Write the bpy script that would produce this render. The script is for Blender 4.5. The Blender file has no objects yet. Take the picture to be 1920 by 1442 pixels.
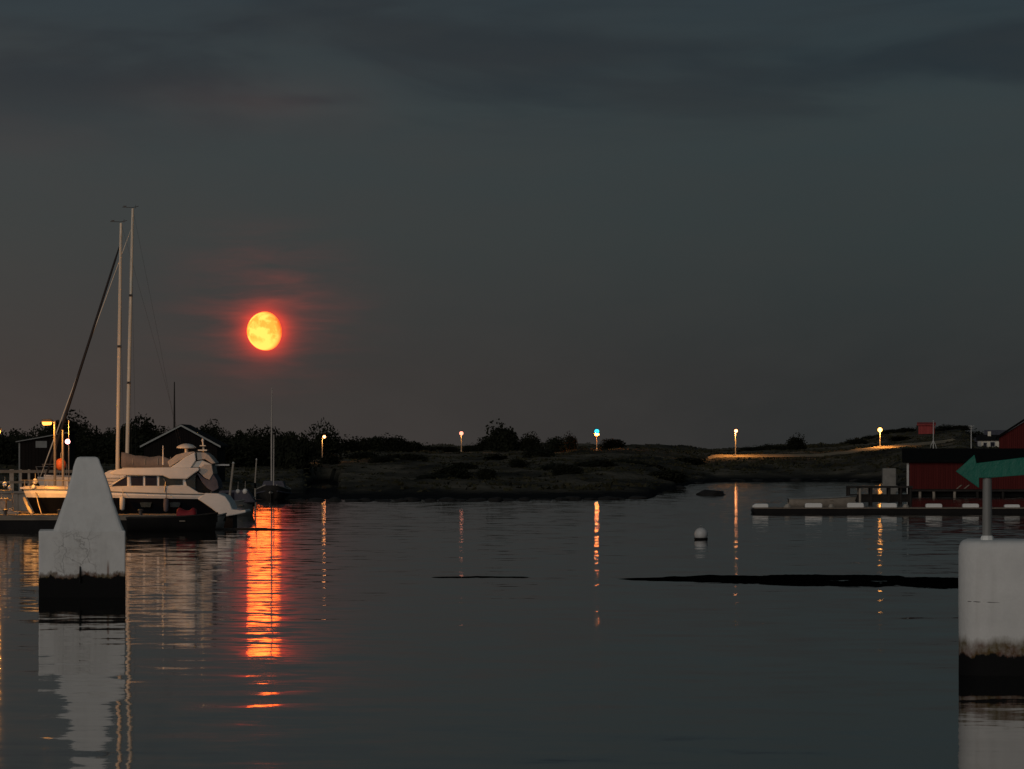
import bpy, bmesh, math, random
from mathutils import Vector, Matrix, noise as mnoise
R = math.radians
random.seed(7)
scene = bpy.context.scene
COL = scene.collection

# ------------------------------------------------------------------ camera, sky, sun, exposure
F, CX, HY, EYE = 7990.0, 960.0, 846.0, 3.0      # focal length in photo pixels, horizon row, eye height
cam_d = bpy.data.cameras.new('camera')
cam_d.sensor_width = 36.0
cam_d.lens = 36.0 * F / 1920.0
cam_d.shift_y = (HY - 721.0) / 1920.0
cam_d.clip_start = 0.5
cam_d.clip_end = 60000.0
cam = bpy.data.objects.new('camera', cam_d)
cam.location = (0, 0, EYE)
cam.rotation_euler = (R(90), 0, 0)
COL.objects.link(cam)
scene.camera = cam

scene.view_settings.view_transform = 'Standard'
scene.view_settings.look = 'None'
scene.view_settings.exposure = 0.0
scene.view_settings.gamma = 1.0
scene.view_settings.use_curve_mapping = False
scene.cycles.use_denoising = True
scene.cycles.sample_clamp_indirect = 0.0
scene.cycles.max_bounces = 6
scene.cycles.caustics_reflective = False
scene.cycles.caustics_refractive = False

MOON_DIR = Vector(((497 - CX) / F, 1.0, (HY - 620) / F)).normalized()
SUN_EL, SUN_AZ = R(13), R(-24)      # afterglow behind the camera, a little to the left


def nd(nt, kind, **kw):
    n = nt.nodes.new(kind)
    for k, v in kw.items():
        setattr(n, k, v)
    return n


def math_node(nt, op, a, b=None, c=None, clamp=False):
    n = nt.nodes.new('ShaderNodeMath')
    n.operation = op
    n.use_clamp = clamp
    for i, v in enumerate((a, b, c)):
        if v is None:
            continue
        if isinstance(v, (int, float)):
            n.inputs[i].default_value = v
        else:
            nt.links.new(v, n.inputs[i])
    return n.outputs[0]


def vmath(nt, op, a, b=None, out=0):
    n = nt.nodes.new('ShaderNodeVectorMath')
    n.operation = op
    for i, v in enumerate((a, b)):
        if v is None:
            continue
        if isinstance(v, (tuple, list, Vector)):
            n.inputs[i].default_value = tuple(v)
        elif isinstance(v, (int, float)):
            n.inputs['Scale'].default_value = v
        else:
            if op == 'SCALE' and i == 1:
                nt.links.new(v, n.inputs['Scale'])
            else:
                nt.links.new(v, n.inputs[i])
    return n.outputs[out]


def mixrgb(nt, fac, a, b, blend='MIX'):
    n = nt.nodes.new('ShaderNodeMix')
    n.data_type = 'RGBA'
    n.blend_type = blend
    for i, v in ((0, fac), (6, a), (7, b)):
        if isinstance(v, (int, float)):
            n.inputs[i].default_value = v
        elif isinstance(v, (tuple, list)):
            n.inputs[i].default_value = (*v[:3], 1)
        else:
            nt.links.new(v, n.inputs[i])
    return n.outputs[2]


def ramp(nt, fac, stops, interp='LINEAR'):
    n = nt.nodes.new('ShaderNodeValToRGB')
    n.color_ramp.interpolation = interp
    el = n.color_ramp.elements
    while len(el) < len(stops):
        el.new(0.5)
    for e, (p, c) in zip(el, stops):
        e.position = p
        e.color = (*c, 1) if len(c) == 3 else c
    nt.links.new(fac, n.inputs[0])
    return n.outputs[0]


def noise(nt, vec, scale, detail=3.0, rough=0.5, out='Fac', dist=0.0):
    n = nt.nodes.new('ShaderNodeTexNoise')
    n.inputs['Scale'].default_value = scale
    n.inputs['Detail'].default_value = detail
    n.inputs['Roughness'].default_value = rough
    n.inputs['Distortion'].default_value = dist
    if vec is not None:
        nt.links.new(vec, n.inputs['Vector'])
    return n.outputs[out]


def build_world():
    w = bpy.data.worlds.new('World')
    scene.world = w
    w.use_nodes = True
    nt = w.node_tree
    nt.nodes.clear()
    out = nd(nt, 'ShaderNodeOutputWorld')
    bg = nd(nt, 'ShaderNodeBackground')
    bg.inputs['Strength'].default_value = 0.1
    nt.links.new(bg.outputs[0], out.inputs[0])
    tc = nd(nt, 'ShaderNodeTexCoord')
    d = vmath(nt, 'NORMALIZE', tc.outputs['Generated'])
    sep = nd(nt, 'ShaderNodeSeparateXYZ')
    nt.links.new(d, sep.inputs[0])
    x, y, z = sep.outputs
    sky = nd(nt, 'ShaderNodeTexSky', sky_type='NISHITA', sun_disc=False)
    sky.sun_elevation = R(-3.5)
    sky.sun_rotation = math.pi + SUN_AZ
    sky.air_density = 1.0
    sky.dust_density = 1.5
    # dusk overcast: colour by elevation (radiance x10, the background strength is 0.1)
    el = math_node(nt, 'ARCSINE', z)
    t = math_node(nt, 'MULTIPLY', el, 1.0 / 0.5, clamp=True)
    base = ramp(nt, t, [(0.0, (.310, .325, .325)), (0.035, (.325, .350, .350)), (0.10, (.375, .485, .495)),
                        (0.16, (.395, .545, .585)), (0.22, (.31, .465, .56)), (1.0, (.23, .37, .47))])
    # long soft cloud bands (projected on a flat cloud deck)
    den = math_node(nt, 'MAXIMUM', z, 0.004)
    cx = math_node(nt, 'DIVIDE', x, math_node(nt, 'ADD', den, 0.05))
    cz = math_node(nt, 'MULTIPLY', el, 30.0)
    comb = nd(nt, 'ShaderNodeCombineXYZ')
    nt.links.new(cx, comb.inputs[0])
    nt.links.new(cz, comb.inputs[1])
    n1 = noise(nt, comb.outputs[0], 1.15, 5, 0.52, dist=0.4)
    def bank(px, py, wx, wy):
        gx = math_node(nt, 'POWER', math_node(nt, 'MULTIPLY', math_node(nt, 'SUBTRACT', x, (px - CX) / F), 1 / wx), 2.0)
        gy = math_node(nt, 'POWER', math_node(nt, 'MULTIPLY', math_node(nt, 'SUBTRACT', el, (HY - py) / F), 1 / wy), 2.0)
        g = math_node(nt, 'POWER', 2.718, math_node(nt, 'MULTIPLY', math_node(nt, 'ADD', gx, gy), -1.0))
        return math_node(nt, 'MULTIPLY', g, math_node(nt, 'GREATER_THAN', y, 0.0))
    # the cloud banks: one low on the right, a thin arc on the left, a small streak below it
    for args, amt in (((1700, 120, .045, .0062), .17), ((1000, 95, .030, .0032), .13), ((560, 50, .040, .0032), .12), ((590, 190, .010, .0016), .14), ((40, 190, .025, .0060), .12)):
        n1 = math_node(nt, 'MULTIPLY_ADD', bank(*args), amt, n1)
    cl = ramp(nt, n1, [(0.44, (0, 0, 0)), (0.62, (1, 1, 1))], 'EASE')
    clf = math_node(nt, 'MULTIPLY', cl, ramp(nt, t, [(0.135, (0, 0, 0)), (0.170, (1, 1, 1))]))
    base = mixrgb(nt, math_node(nt, 'MULTIPLY', clf, 0.68), base, (.20, .285, .36))
    n2 = noise(nt, comb.outputs[0], 2.3, 4, 0.55)
    base = mixrgb(nt, math_node(nt, 'MULTIPLY', ramp(nt, n2, [(.38, (0, 0, 0)), (.68, (1, 1, 1))]), .20), base, (.50, .50, .48))
    # the eastern sky is warmer and paler to the left, over the town and round the moon
    left = math_node(nt, 'MULTIPLY_ADD', x, -5.2, 0.36, clamp=True)
    left = math_node(nt, 'MULTIPLY', left, math_node(nt, 'GREATER_THAN', y, 0.0))
    low = math_node(nt, 'POWER', 2.718, math_node(nt, 'MULTIPLY', math_node(nt, 'ABSOLUTE', el), -16.0))
    warm = math_node(nt, 'MULTIPLY', left, low)
    base = mixrgb(nt, 1.0, base, mixrgb(nt, warm, (0, 0, 0), (.42, .245, .18)), 'ADD')
    n3 = noise(nt, comb.outputs[0], 1.7, 3, 0.5)
    pink = math_node(nt, 'MULTIPLY', ramp(nt, n3, [(.50, (0, 0, 0)), (.72, (1, 1, 1))]),
                     math_node(nt, 'MULTIPLY', left, ramp(nt, t, [(.11, (0, 0, 0)), (.16, (1, 1, 1)), (.20, (0, 0, 0))])))
    pink = math_node(nt, 'ADD', math_node(nt, 'MULTIPLY', pink, .5), math_node(nt, 'MULTIPLY', bank(470, 185, .026, .0050), math_node(nt, 'MULTIPLY', n3, 1.2)))
    base = mixrgb(nt, 1.0, base, mixrgb(nt, pink, (0, 0, 0), (.22, .04, .02)), 'ADD')
    # aureole: thin cloud in front of the moon
    dv = vmath(nt, 'SUBTRACT', d, tuple(MOON_DIR))
    rr = vmath(nt, 'LENGTH', dv, out=1)
    s2 = nd(nt, 'ShaderNodeSeparateXYZ')
    nt.links.new(dv, s2.inputs[0])
    cc = nd(nt, 'ShaderNodeCombineXYZ')
    nt.links.new(math_node(nt, 'MULTIPLY', s2.outputs[0], 42.0), cc.inputs[0])
    nt.links.new(math_node(nt, 'MULTIPLY', s2.outputs[2], 260.0), cc.inputs[1])
    cc.inputs[2].default_value = 3.7
    st = noise(nt, cc.outputs[0], 1.0, 4, 0.55, dist=0.3)
    stf = ramp(nt, st, [(.36, (.10, .10, .10)), (.52, (.7, .7, .7)), (.68, (1.5, 1.5, 1.5))])
    g1 = math_node(nt, 'POWER', 2.718, math_node(nt, 'MULTIPLY', math_node(nt, 'SUBTRACT', rr, .0046), -1.0 / .00150))
    g1 = math_node(nt, 'MINIMUM', g1, 1.0)
    g2 = math_node(nt, 'POWER', 2.718, math_node(nt, 'MULTIPLY', rr, -1.0 / .0060))
    up = math_node(nt, 'MULTIPLY_ADD', s2.outputs[2], 40.0, 0.75, clamp=True)
    g2 = math_node(nt, 'MULTIPLY', math_node(nt, 'MULTIPLY', g2, stf), up)
    base = mixrgb(nt, 1.0, base, vmath(nt, 'SCALE', mixrgb(nt, g1, (0, 0, 0), (5.6, .12, .0)), 1.0), 'ADD')
    base = mixrgb(nt, 1.0, base, mixrgb(nt, math_node(nt, 'MULTIPLY', g2, 1.0), (0, 0, 0), (4.6, .32, .10)), 'ADD')
    total = mixrgb(nt, 0.88, sky.outputs[0], base)
    nt.links.new(total, bg.inputs['Color'])


build_world()

sun_d = bpy.data.lights.new('sun', 'SUN')
sun_d.energy = 0.64
sun_d.angle = R(40)
sun_d.color = (1.0, 0.90, 0.83)
sun = bpy.data.objects.new('sun', sun_d)
sun.rotation_euler = (R(90) - SUN_EL, 0, SUN_AZ)
sun.location = (-20, -40, 30)
COL.objects.link(sun)


# ------------------------------------------------------------------ helpers
def at(px, py, d):
    """the point at distance d that the photograph shows at pixel (px, py)"""
    return Vector(((px - CX) / F * d, d, EYE - (py - HY) / F * d))


def tag(o, label=None, cat=None, group=None, kind=None):
    if label: o['label'] = label
    if cat: o['category'] = cat
    if group: o['group'] = group
    if kind: o['kind'] = kind
    return o


def empty(name, loc=(0, 0, 0), rz=0.0):
    o = bpy.data.objects.new(name, None)
    o.location = loc
    o.rotation_euler = (0, 0, rz)
    o.empty_display_size = 0.2
    COL.objects.link(o)
    return o


def copy_tree(o, parent=None):
    c = o.copy()
    COL.objects.link(c)
    c.parent = parent
    for ch in list(o.children):
        copy_tree(ch, c)
    return c


class MB:
    def __init__(self):
        self.v, self.f = [], []

    def add(self, vs, fs):
        b = len(self.v)
        self.v += [tuple(p) for p in vs]
        self.f += [tuple(i + b for i in f) for f in fs]
        return self

    def box(self, x0, x1, y0, y1, z0, z1, m=None):
        vs = [Vector((x, y, z)) for z in (z0, z1) for y in (y0, y1) for x in (x0, x1)]
        if m is not None:
            vs = [m @ p for p in vs]
        return self.add(vs, [(0, 2, 3, 1), (4, 5, 7, 6), (0, 1, 5, 4), (2, 6, 7, 3), (0, 4, 6, 2), (1, 3, 7, 5)])

    def tube(self, pts, rad, n=8, cap=True):
        pts = [Vector(p) for p in pts]
        if not isinstance(rad, (list, tuple)):
            rad = [rad] * len(pts)
        vs, fs = [], []
        for i, p in enumerate(pts):
            a = pts[max(i - 1, 0)]
            b = pts[min(i + 1, len(pts) - 1)]
            t = (b - a).normalized()
            u = t.cross(Vector((0, 0, 1)) if abs(t.z) < 0.95 else Vector((1, 0, 0))).normalized()
            w = t.cross(u)
            for k in range(n):
                an = 2 * math.pi * k / n
                vs.append(p + (u * math.cos(an) + w * math.sin(an)) * rad[i])
        for i in range(len(pts) - 1):
            for k in range(n):
                k2 = (k + 1) % n
                fs.append((i * n + k, i * n + k2, (i + 1) * n + k2, (i + 1) * n + k))
        if cap:
            fs.append(tuple(range(n - 1, -1, -1)))
            fs.append(tuple((len(pts) - 1) * n + k for k in range(n)))
        return self.add(vs, fs)

    def lathe(self, prof, c=(0, 0, 0), n=20):
        vs, fs = [], []
        for r, z in prof:
            for k in range(n):
                a = 2 * math.pi * k / n
                vs.append((c[0] + r * math.cos(a), c[1] + r * math.sin(a), c[2] + z))
        for i in range(len(prof) - 1):
            for k in range(n):
                k2 = (k + 1) % n
                fs.append((i * n + k, i * n + k2, (i + 1) * n + k2, (i + 1) * n + k))
        fs.append(tuple(range(n - 1, -1, -1)))
        fs.append(tuple((len(prof) - 1) * n + k for k in range(n)))
        return self.add(vs, fs)

    def prism(self, outline, y0, y1, taper=0.0):
        """outline in (x, z), extruded along y"""
        n = len(outline)
        vs = [(x, y0, z) for x, z in outline] + [(x, y1, z) for x, z in outline]
        fs = [tuple(range(n)), tuple(range(2 * n - 1, n - 1, -1))]
        for i in range(n):
            j = (i + 1) % n
            fs.append((i, i + n, j + n, j))
        return self.add(vs, fs)

    def loft(self, sections, cap=True):
        n = len(sections[0])
        vs = [p for s in sections for p in s]
        fs = []
        for i in range(len(sections) - 1):
            for k in range(n - 1):
                fs.append((i * n + k, i * n + k + 1, (i + 1) * n + k + 1, (i + 1) * n + k))
        if cap:
            fs.append(tuple(range(n - 1, -1, -1)))
            fs.append(tuple((len(sections) - 1) * n + k for k in range(n)))
        return self.add(vs, fs)

    def build(self, name, mat, parent=None, smooth=False, bevel=0.0, segs=2, kind=None, loc=None):
        me = bpy.data.meshes.new(name)
        me.from_pydata(self.v, [], self.f)
        bm = bmesh.new()
        bm.from_mesh(me)
        bmesh.ops.recalc_face_normals(bm, faces=bm.faces)
        bm.to_mesh(me)
        bm.free()
        me.materials.append(mat)
        if smooth:
            me.polygons.foreach_set('use_smooth', [True] * len(me.polygons))
        o = bpy.data.objects.new(name, me)
        COL.objects.link(o)
        if parent is not None:
            o.parent = parent
        if loc is not None:
            o.location = loc
        if bevel:
            b = o.modifiers.new('bevel', 'BEVEL')
            b.width = bevel
            b.segments = segs
            b.limit_method = 'ANGLE'
            b.angle_limit = R(25)
        if kind:
            o['kind'] = kind
        return o


# ------------------------------------------------------------------ materials
MATS = {}


def material(name, c1, c2=None, scale=3.0, rough=0.6, bump=0.0, bscale=20.0, metal=0.0, spec=0.5, stretch=(1, 1, 1), coord='Object'):
    if name in MATS:
        return MATS[name]
    m = bpy.data.materials.new(name)
    m.use_nodes = True
    nt = m.node_tree
    b = nt.nodes['Principled BSDF']
    b.inputs['Roughness'].default_value = rough
    b.inputs['Metallic'].default_value = metal
    b.inputs['Specular IOR Level'].default_value = spec
    tc = nd(nt, 'ShaderNodeTexCoord')
    vec = vmath(nt, 'MULTIPLY', tc.outputs[coord], stretch)
    if c2 is None:
        c2 = tuple(0.75 * c for c in c1)
    n = noise(nt, vec, scale, 5, 0.6)
    nt.links.new(ramp(nt, n, [(0.33, c1), (0.68, c2)]), b.inputs['Base Color'])
    if bump:
        bn = nd(nt, 'ShaderNodeBump')
        bn.inputs['Strength'].default_value = bump
        bn.inputs['Distance'].default_value = 0.05
        nt.links.new(noise(nt, vec, bscale, 4, 0.6), bn.inputs['Height'])
        nt.links.new(bn.outputs[0], b.inputs['Normal'])
    MATS[name] = m
    return m


def emissive(name, col, strength):
    m = bpy.data.materials.new(name)
    m.use_nodes = True
    nt = m.node_tree
    nt.nodes.clear()
    o = nd(nt, 'ShaderNodeOutputMaterial')
    e = nd(nt, 'ShaderNodeEmission')
    e.inputs[0].default_value = (*col, 1)
    e.inputs[1].default_value = strength
    nt.links.new(e.outputs[0], o.inputs[0])
    return m


def masonry_paint(name, waterline_z, edge, soot, cracks=False, algae=None):
    """white painted concrete, black with weed and tar near the water along a ragged edge"""
    m = bpy.data.materials.new(name)
    m.use_nodes = True
    nt = m.node_tree
    b = nt.nodes['Principled BSDF']
    tc = nd(nt, 'ShaderNodeTexCoord')
    P = tc.outputs['Object']
    sep = nd(nt, 'ShaderNodeSeparateXYZ')
    nt.links.new(P, sep.inputs[0])
    z = sep.outputs[2]
    n1 = noise(nt, P, 2.2, 6, 0.62)
    paint = ramp(nt, n1, [(.3, (.70, .70, .67)), (.7, (.82, .815, .78))])
    st = noise(nt, vmath(nt, 'MULTIPLY', P, (7, 7, .5)), 1.0, 4, 0.6)
    paint = mixrgb(nt, math_node(nt, 'MULTIPLY', ramp(nt, st, [(.52, (0, 0, 0)), (.75, (1, 1, 1))]), .20), paint, (.42, .40, .36))
    if cracks:
        v = nd(nt, 'ShaderNodeTexVoronoi', feature='DISTANCE_TO_EDGE')
        v.inputs['Scale'].default_value = 2.6
        wv = vmath(nt, 'ADD', vmath(nt, 'MULTIPLY', P, (1.3, 1.3, .8)), vmath(nt, 'SCALE', noise(nt, P, 4.0, 4, .6, 'Color'), 0.35))
        nt.links.new(wv, v.inputs['Vector'])
        line = ramp(nt, v.outputs['Distance'], [(0.0, (1, 1, 1)), (0.035, (0, 0, 0))])
        zone = math_node(nt, 'MULTIPLY', ramp(nt, math_node(nt, 'MULTIPLY_ADD', z, .5, 0), [(.22, (1, 1, 1)), (.62, (1, 1, 1)), (.72, (0, 0, 0))]),
                         ramp(nt, math_node(nt, 'ABSOLUTE', math_node(nt, 'MULTIPLY_ADD', noise(nt, P, 2.5, 3, .5), .5, math_node(nt, 'SUBTRACT', sep.outputs[0], .15))), [(.30, (1, 1, 1)), (.50, (0, 0, 0))]))
        crack = math_node(nt, 'MULTIPLY', line, zone)
        paint = mixrgb(nt, math_node(nt, 'MULTIPLY', crack, .5), paint, (.12, .11, .10))
        worn = math_node(nt, 'MULTIPLY', zone, ramp(nt, noise(nt, P, 7, 5, .65), [(.48, (0, 0, 0)), (.62, (1, 1, 1))]))
        paint = mixrgb(nt, math_node(nt, 'MULTIPLY', worn, .30), paint, (.36, .33, .29))
        # rust run below an old iron
        rx = math_node(nt, 'ABSOLUTE', math_node(nt, 'SUBTRACT', sep.outputs[0], .53))
        rust = math_node(nt, 'MULTIPLY', ramp(nt, rx, [(.012, (1, 1, 1)), (.03, (0, 0, 0))]), ramp(nt, z, [(.60, (1, 1, 1)), (.78, (0, 0, 0))]))
        paint = mixrgb(nt, math_node(nt, 'MULTIPLY', rust, .7), paint, (.20, .08, .04))
    rag = noise(nt, vmath(nt, 'MULTIPLY', P, (1, 1, .35)), 3.6, 6, .68)
    ze = math_node(nt, 'ADD', z, math_node(nt, 'MULTIPLY_ADD', rag, -soot, soot * .5))
    if algae:
        az = ramp(nt, math_node(nt, 'SUBTRACT', ze, edge), [(0.0, (1, 1, 1)), (algae * .55, (.8, .8, .8)), (algae, (0, 0, 0))])
        paint = mixrgb(nt, math_node(nt, 'MULTIPLY', az, math_node(nt, 'MULTIPLY_ADD', noise(nt, P, 9, 4, .6), 1.2, .35), clamp=True), paint, ramp(nt, noise(nt, P, 3, 3, .5), [(.4, (.12, .085, .03)), (.6, (.13, .055, .035))]))
    dark = ramp(nt, math_node(nt, 'SUBTRACT', ze, edge - .012), [(0.0, (1, 1, 1)), (.024, (0, 0, 0))])
    nt.links.new(mixrgb(nt, dark, paint, (.006, .006, .006)), b.inputs['Base Color'])
    b.inputs['Roughness'].default_value = 0.8
    b.inputs['Specular IOR Level'].default_value = 0.2
    bn = nd(nt, 'ShaderNodeBump')
    bn.inputs['Strength'].default_value = .5
    bn.inputs['Distance'].default_value = .02
    nt.links.new(noise(nt, P, 14, 6, .65), bn.inputs['Height'])
    nt.links.new(bn.outputs[0], b.inputs['Normal'])
    return m


def water_material():
    m = bpy.data.materials.new('water')
    m.use_nodes = True
    nt = m.node_tree
    b = nt.nodes['Principled BSDF']
    b.inputs['Base Color'].default_value = (.004, .006, .006, 1)
    b.inputs['Roughness'].default_value = 0.032
    b.inputs['IOR'].default_value = 1.18
    geo = nd(nt, 'ShaderNodeNewGeometry')
    P = geo.outputs['Position']
    rip = noise(nt, vmath(nt, 'MULTIPLY', P, (.75, 1, 1)), 1.0, 5, .65, 'Color')
    s = vmath(nt, 'SCALE', vmath(nt, 'SUBTRACT', rip, (.5, .5, .5)), .060)
    s = vmath(nt, 'MULTIPLY', s, (.6, 1, 0))
    # added tilt of the normals with distance, shaped to stretch the moon's reflection
    sp = nd(nt, 'ShaderNodeSeparateXYZ')
    nt.links.new(P, sp.inputs[0])
    lean = math_node(nt, 'MINIMUM', math_node(nt, 'MULTIPLY_ADD', sp.outputs[1], 1.0e-4, -.0100), math_node(nt, 'MULTIPLY', sp.outputs[1], 2.0e-5))
    lean = math_node(nt, 'MAXIMUM', math_node(nt, 'MINIMUM', lean, .006), -.0048)
    cb = nd(nt, 'ShaderNodeCombineXYZ')
    nt.links.new(math_node(nt, 'MULTIPLY', lean, -1.0), cb.inputs[1])
    cb.inputs[2].default_value = 1.0
    n = vmath(nt, 'NORMALIZE', vmath(nt, 'ADD', s, cb.outputs[0]))
    nt.links.new(n, b.inputs['Normal'])
    return m


def terrain_material():
    m = bpy.data.materials.new('heath')
    m.use_nodes = True
    nt = m.node_tree
    b = nt.nodes['Principled BSDF']
    b.inputs['Roughness'].default_value = 0.95
    b.inputs['Specular IOR Level'].default_value = 0.1
    geo = nd(nt, 'ShaderNodeNewGeometry')
    P = geo.outputs['Position']
    sep = nd(nt, 'ShaderNodeSeparateXYZ')
    nt.links.new(P, sep.inputs[0])
    a = noise(nt, vmath(nt, 'MULTIPLY', P, (1, .35, 1)), .16, 5, .6)
    c = ramp(nt, a, [(.36, (.022, .021, .015)), (.50, (.085, .076, .055)), (.66, (.19, .165, .12))])
    f = noise(nt, P, 1.3, 4, .6)
    c = mixrgb(nt, math_node(nt, 'MULTIPLY', ramp(nt, f, [(.45, (0, 0, 0)), (.7, (1, 1, 1))]), .6), c, (.014, .015, .01))
    wet = ramp(nt, math_node(nt, 'ADD', sep.outputs[2], math_node(nt, 'MULTIPLY', f, -.3)), [(.08, (1, 1, 1)), (.50, (0, 0, 0))])
    c = mixrgb(nt, wet, c, (.004, .004, .004))
    nt.links.new(c, b.inputs['Base Color'])
    bn = nd(nt, 'ShaderNodeBump')
    bn.inputs['Distance'].default_value = .4
    nt.links.new(f, bn.inputs['Height'])
    nt.links.new(bn.outputs[0], b.inputs['Normal'])
    return m


def board_material(name, c1, c2, width=0.16):
    m = bpy.data.materials.new(name)
    m.use_nodes = True
    nt = m.node_tree
    b = nt.nodes['Principled BSDF']
    b.inputs['Roughness'].default_value = 0.85
    b.inputs['Specular IOR Level'].default_value = 0.15
    tc = nd(nt, 'ShaderNodeTexCoord')
    P = tc.outputs['Object']
    sep = nd(nt, 'ShaderNodeSeparateXYZ')
    nt.links.new(P, sep.inputs[0])
    u = math_node(nt, 'DIVIDE', math_node(nt, 'ADD', sep.outputs[0], sep.outputs[1]), width)
    fr = math_node(nt, 'FRACT', u)
    cell = math_node(nt, 'FLOOR', u)
    wn = nd(nt, 'ShaderNodeTexWhiteNoise', noise_dimensions='1D')
    nt.links.new(cell, wn.inputs['W'])
    t = math_node(nt, 'MULTIPLY_ADD', noise(nt, vmath(nt, 'MULTIPLY', P, (6, 6, .7)), 1.0, 4, .6), .8, math_node(nt, 'MULTIPLY_ADD', wn.outputs[0], .5, -.15), clamp=True)
    nt.links.new(mixrgb(nt, t, c1, c2), b.inputs['Base Color'])
    bn = nd(nt, 'ShaderNodeBump')
    bn.inputs['Distance'].default_value = .03
    nt.links.new(ramp(nt, fr, [(0.0, (0, 0, 0)), (.06, (1, 1, 1)), (.94, (1, 1, 1)), (1.0, (0, 0, 0))]), bn.inputs['Height'])
    nt.links.new(bn.outputs[0], b.inputs['Normal'])
    return m


M = {
    'water': water_material(),
    'heath': terrain_material(),
    'white_gel': material('white_gel', (.74, .74, .71), (.64, .64, .61), 1.6, .35),
    'cream_gel': material('cream_gel', (.70, .68, .62), (.58, .56, .51), 1.4, .4),
    'navy_gel': material('navy_gel', (.004, .005, .008), (.008, .009, .012), 1.2, .3),
    'black': material('black', (.006, .006, .006), (.012, .011, .010), 2.0, .7, spec=.2),
    'glass': material('glass', (.02, .02, .03), (.03, .03, .045), 3.0, .08),
    'glass_green': material('glass_green', (.025, .035, .033), (.045, .05, .05), 3.0, .12),
    'canvas': material('canvas', (.26, .22, .20), (.17, .15, .14), 2.4, .9, .4, 6),
    'canvas_grey': material('canvas_grey', (.11, .105, .13), (.07, .068, .085), 2.4, .85, .5, 5),
    'canvas_white': material('canvas_white', (.52, .47, .41), (.42, .38, .34), 2.0, .85, .4, 5),
    'red_cover': material('red_cover', (.30, .012, .018), (.22, .010, .014), 3.0, .7, .3, 8),
    'mast': material('mast', (.80, .74, .60), (.68, .62, .50), 1.0, .35, metal=.0),
    'steel': material('steel', (.45, .44, .42), (.35, .34, .33), 3.0, .35, metal=.7),
    'dark_steel': material('dark_steel', (.05, .05, .05), (.08, .075, .07), 3.0, .5, metal=.3),
    'pole_grey': material('pole_grey', (.30, .28, .23), (.24, .22, .18), 3.0, .6),
    'wood': material('wood', (.30, .25, .19), (.17, .14, .11), 4.0, .85, .4, 20, stretch=(.3, 3, 3)),
    'wood_dark': material('wood_dark', (.03, .026, .022), (.015, .013, .011), 4.0, .9),
    'wood_pale': material('wood_pale', (.42, .37, .30), (.30, .26, .21), 4.0, .8),
    'rope': material('rope', (.45, .42, .36), (.36, .33, .28), 8.0, .9),
    'rope_dark': material('rope_dark', (.012, .012, .012), (.02, .02, .018), 8.0, .9),
    'sail_dark': material('sail_dark', (.012, .013, .016), (.02, .02, .024), 4.0, .8),
    'concrete': material('concrete', (.30, .29, .26), (.20, .19, .17), 2.0, .9, .5, 8),
    'rock': material('rock', (.016, .015, .013), (.008, .008, .007), .8, .85, .5, 2),
    'weed': material('weed', (.003, .003, .003), (.006, .006, .005), 3.0, .9, .8, 9, spec=.0),
    'leaf': material('leaf', (.030, .032, .018), (.055, .050, .028), .6, .9, spec=.1),
    'leaf_b': material('leaf_b', (.012, .014, .009), (.020, .022, .012), .6, .9, spec=.1),
    'bark': material('bark', (.03, .025, .02), (.02, .017, .014), 4.0, .95),
    'roof_dark': material('roof_dark', (.012, .012, .013), (.02, .02, .02), 3.0, .9, .3, 12, spec=.1),
    'roof_felt': material('roof_felt', (.006, .006, .006), (.010, .010, .010), 3.0, .95, spec=.05),
    'red_board': board_material('red_board', (.115, .018, .016), (.075, .012, .011)),
    'red_bright': board_material('red_bright', (.40, .075, .07), (.28, .05, .048), .3),
    'dark_board': board_material('dark_board', (.012, .009, .008), (.008, .0065, .006)),
    'trim': material('trim', (.60, .60, .57), (.50, .50, .47), 4.0, .7),
    'barge': material('barge', (.40, .41, .38), (.32, .33, .31), 4.0, .7),
    'house_white': material('house_white', (.88, .82, .68), (.78, .72, .58), 2.0, .8),
    'gravel': material('gravel', (.34, .27, .17), (.20, .16, .10), .8, .95, .5, 6),
    'buoy_white': material('buoy_white', (.62, .62, .60), (.52, .52, .50), 5.0, .5),
    'float_white': material('float_white', (.90, .91, .87), (.80, .81, .77), 6.0, .6),
    'orange_buoy': material('orange_buoy', (.75, .17, .04), (.6, .12, .03), 4.0, .55),
    'green_paint': material('green_paint', (.007, .19, .125), (.006, .145, .10), 2.2, .5, .25, 9),
    'post_grey': material('post_grey', (.26, .26, .24), (.19, .19, .18), 3.0, .5, stretch=(4, 4, .5)),
    'rib_grey': material('rib_grey', (.22, .24, .23), (.16, .17, .17), 3.0, .6),
}

# ------------------------------------------------------------------ setting: water and land
mb = MB()
mb.add([(-9000, -60, 0), (9000, -60, 0), (9000, 16000, 0), (-9000, 16000, 0)], [(0, 1, 2, 3)])
tag(mb.build('water', M['water']), 'calm dark harbour water with small ripples', kind='structure')


def lerp_table(tab, x):
    if x <= tab[0][0]:
        return tab[0][1]
    for (a, va), (b, vb) in zip(tab, tab[1:]):
        if x <= b:
            t = (x - a) / (b - a)
            t = t * t * (3 - 2 * t)
            return va + (vb - va) * t
    return tab[-1][1]


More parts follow.
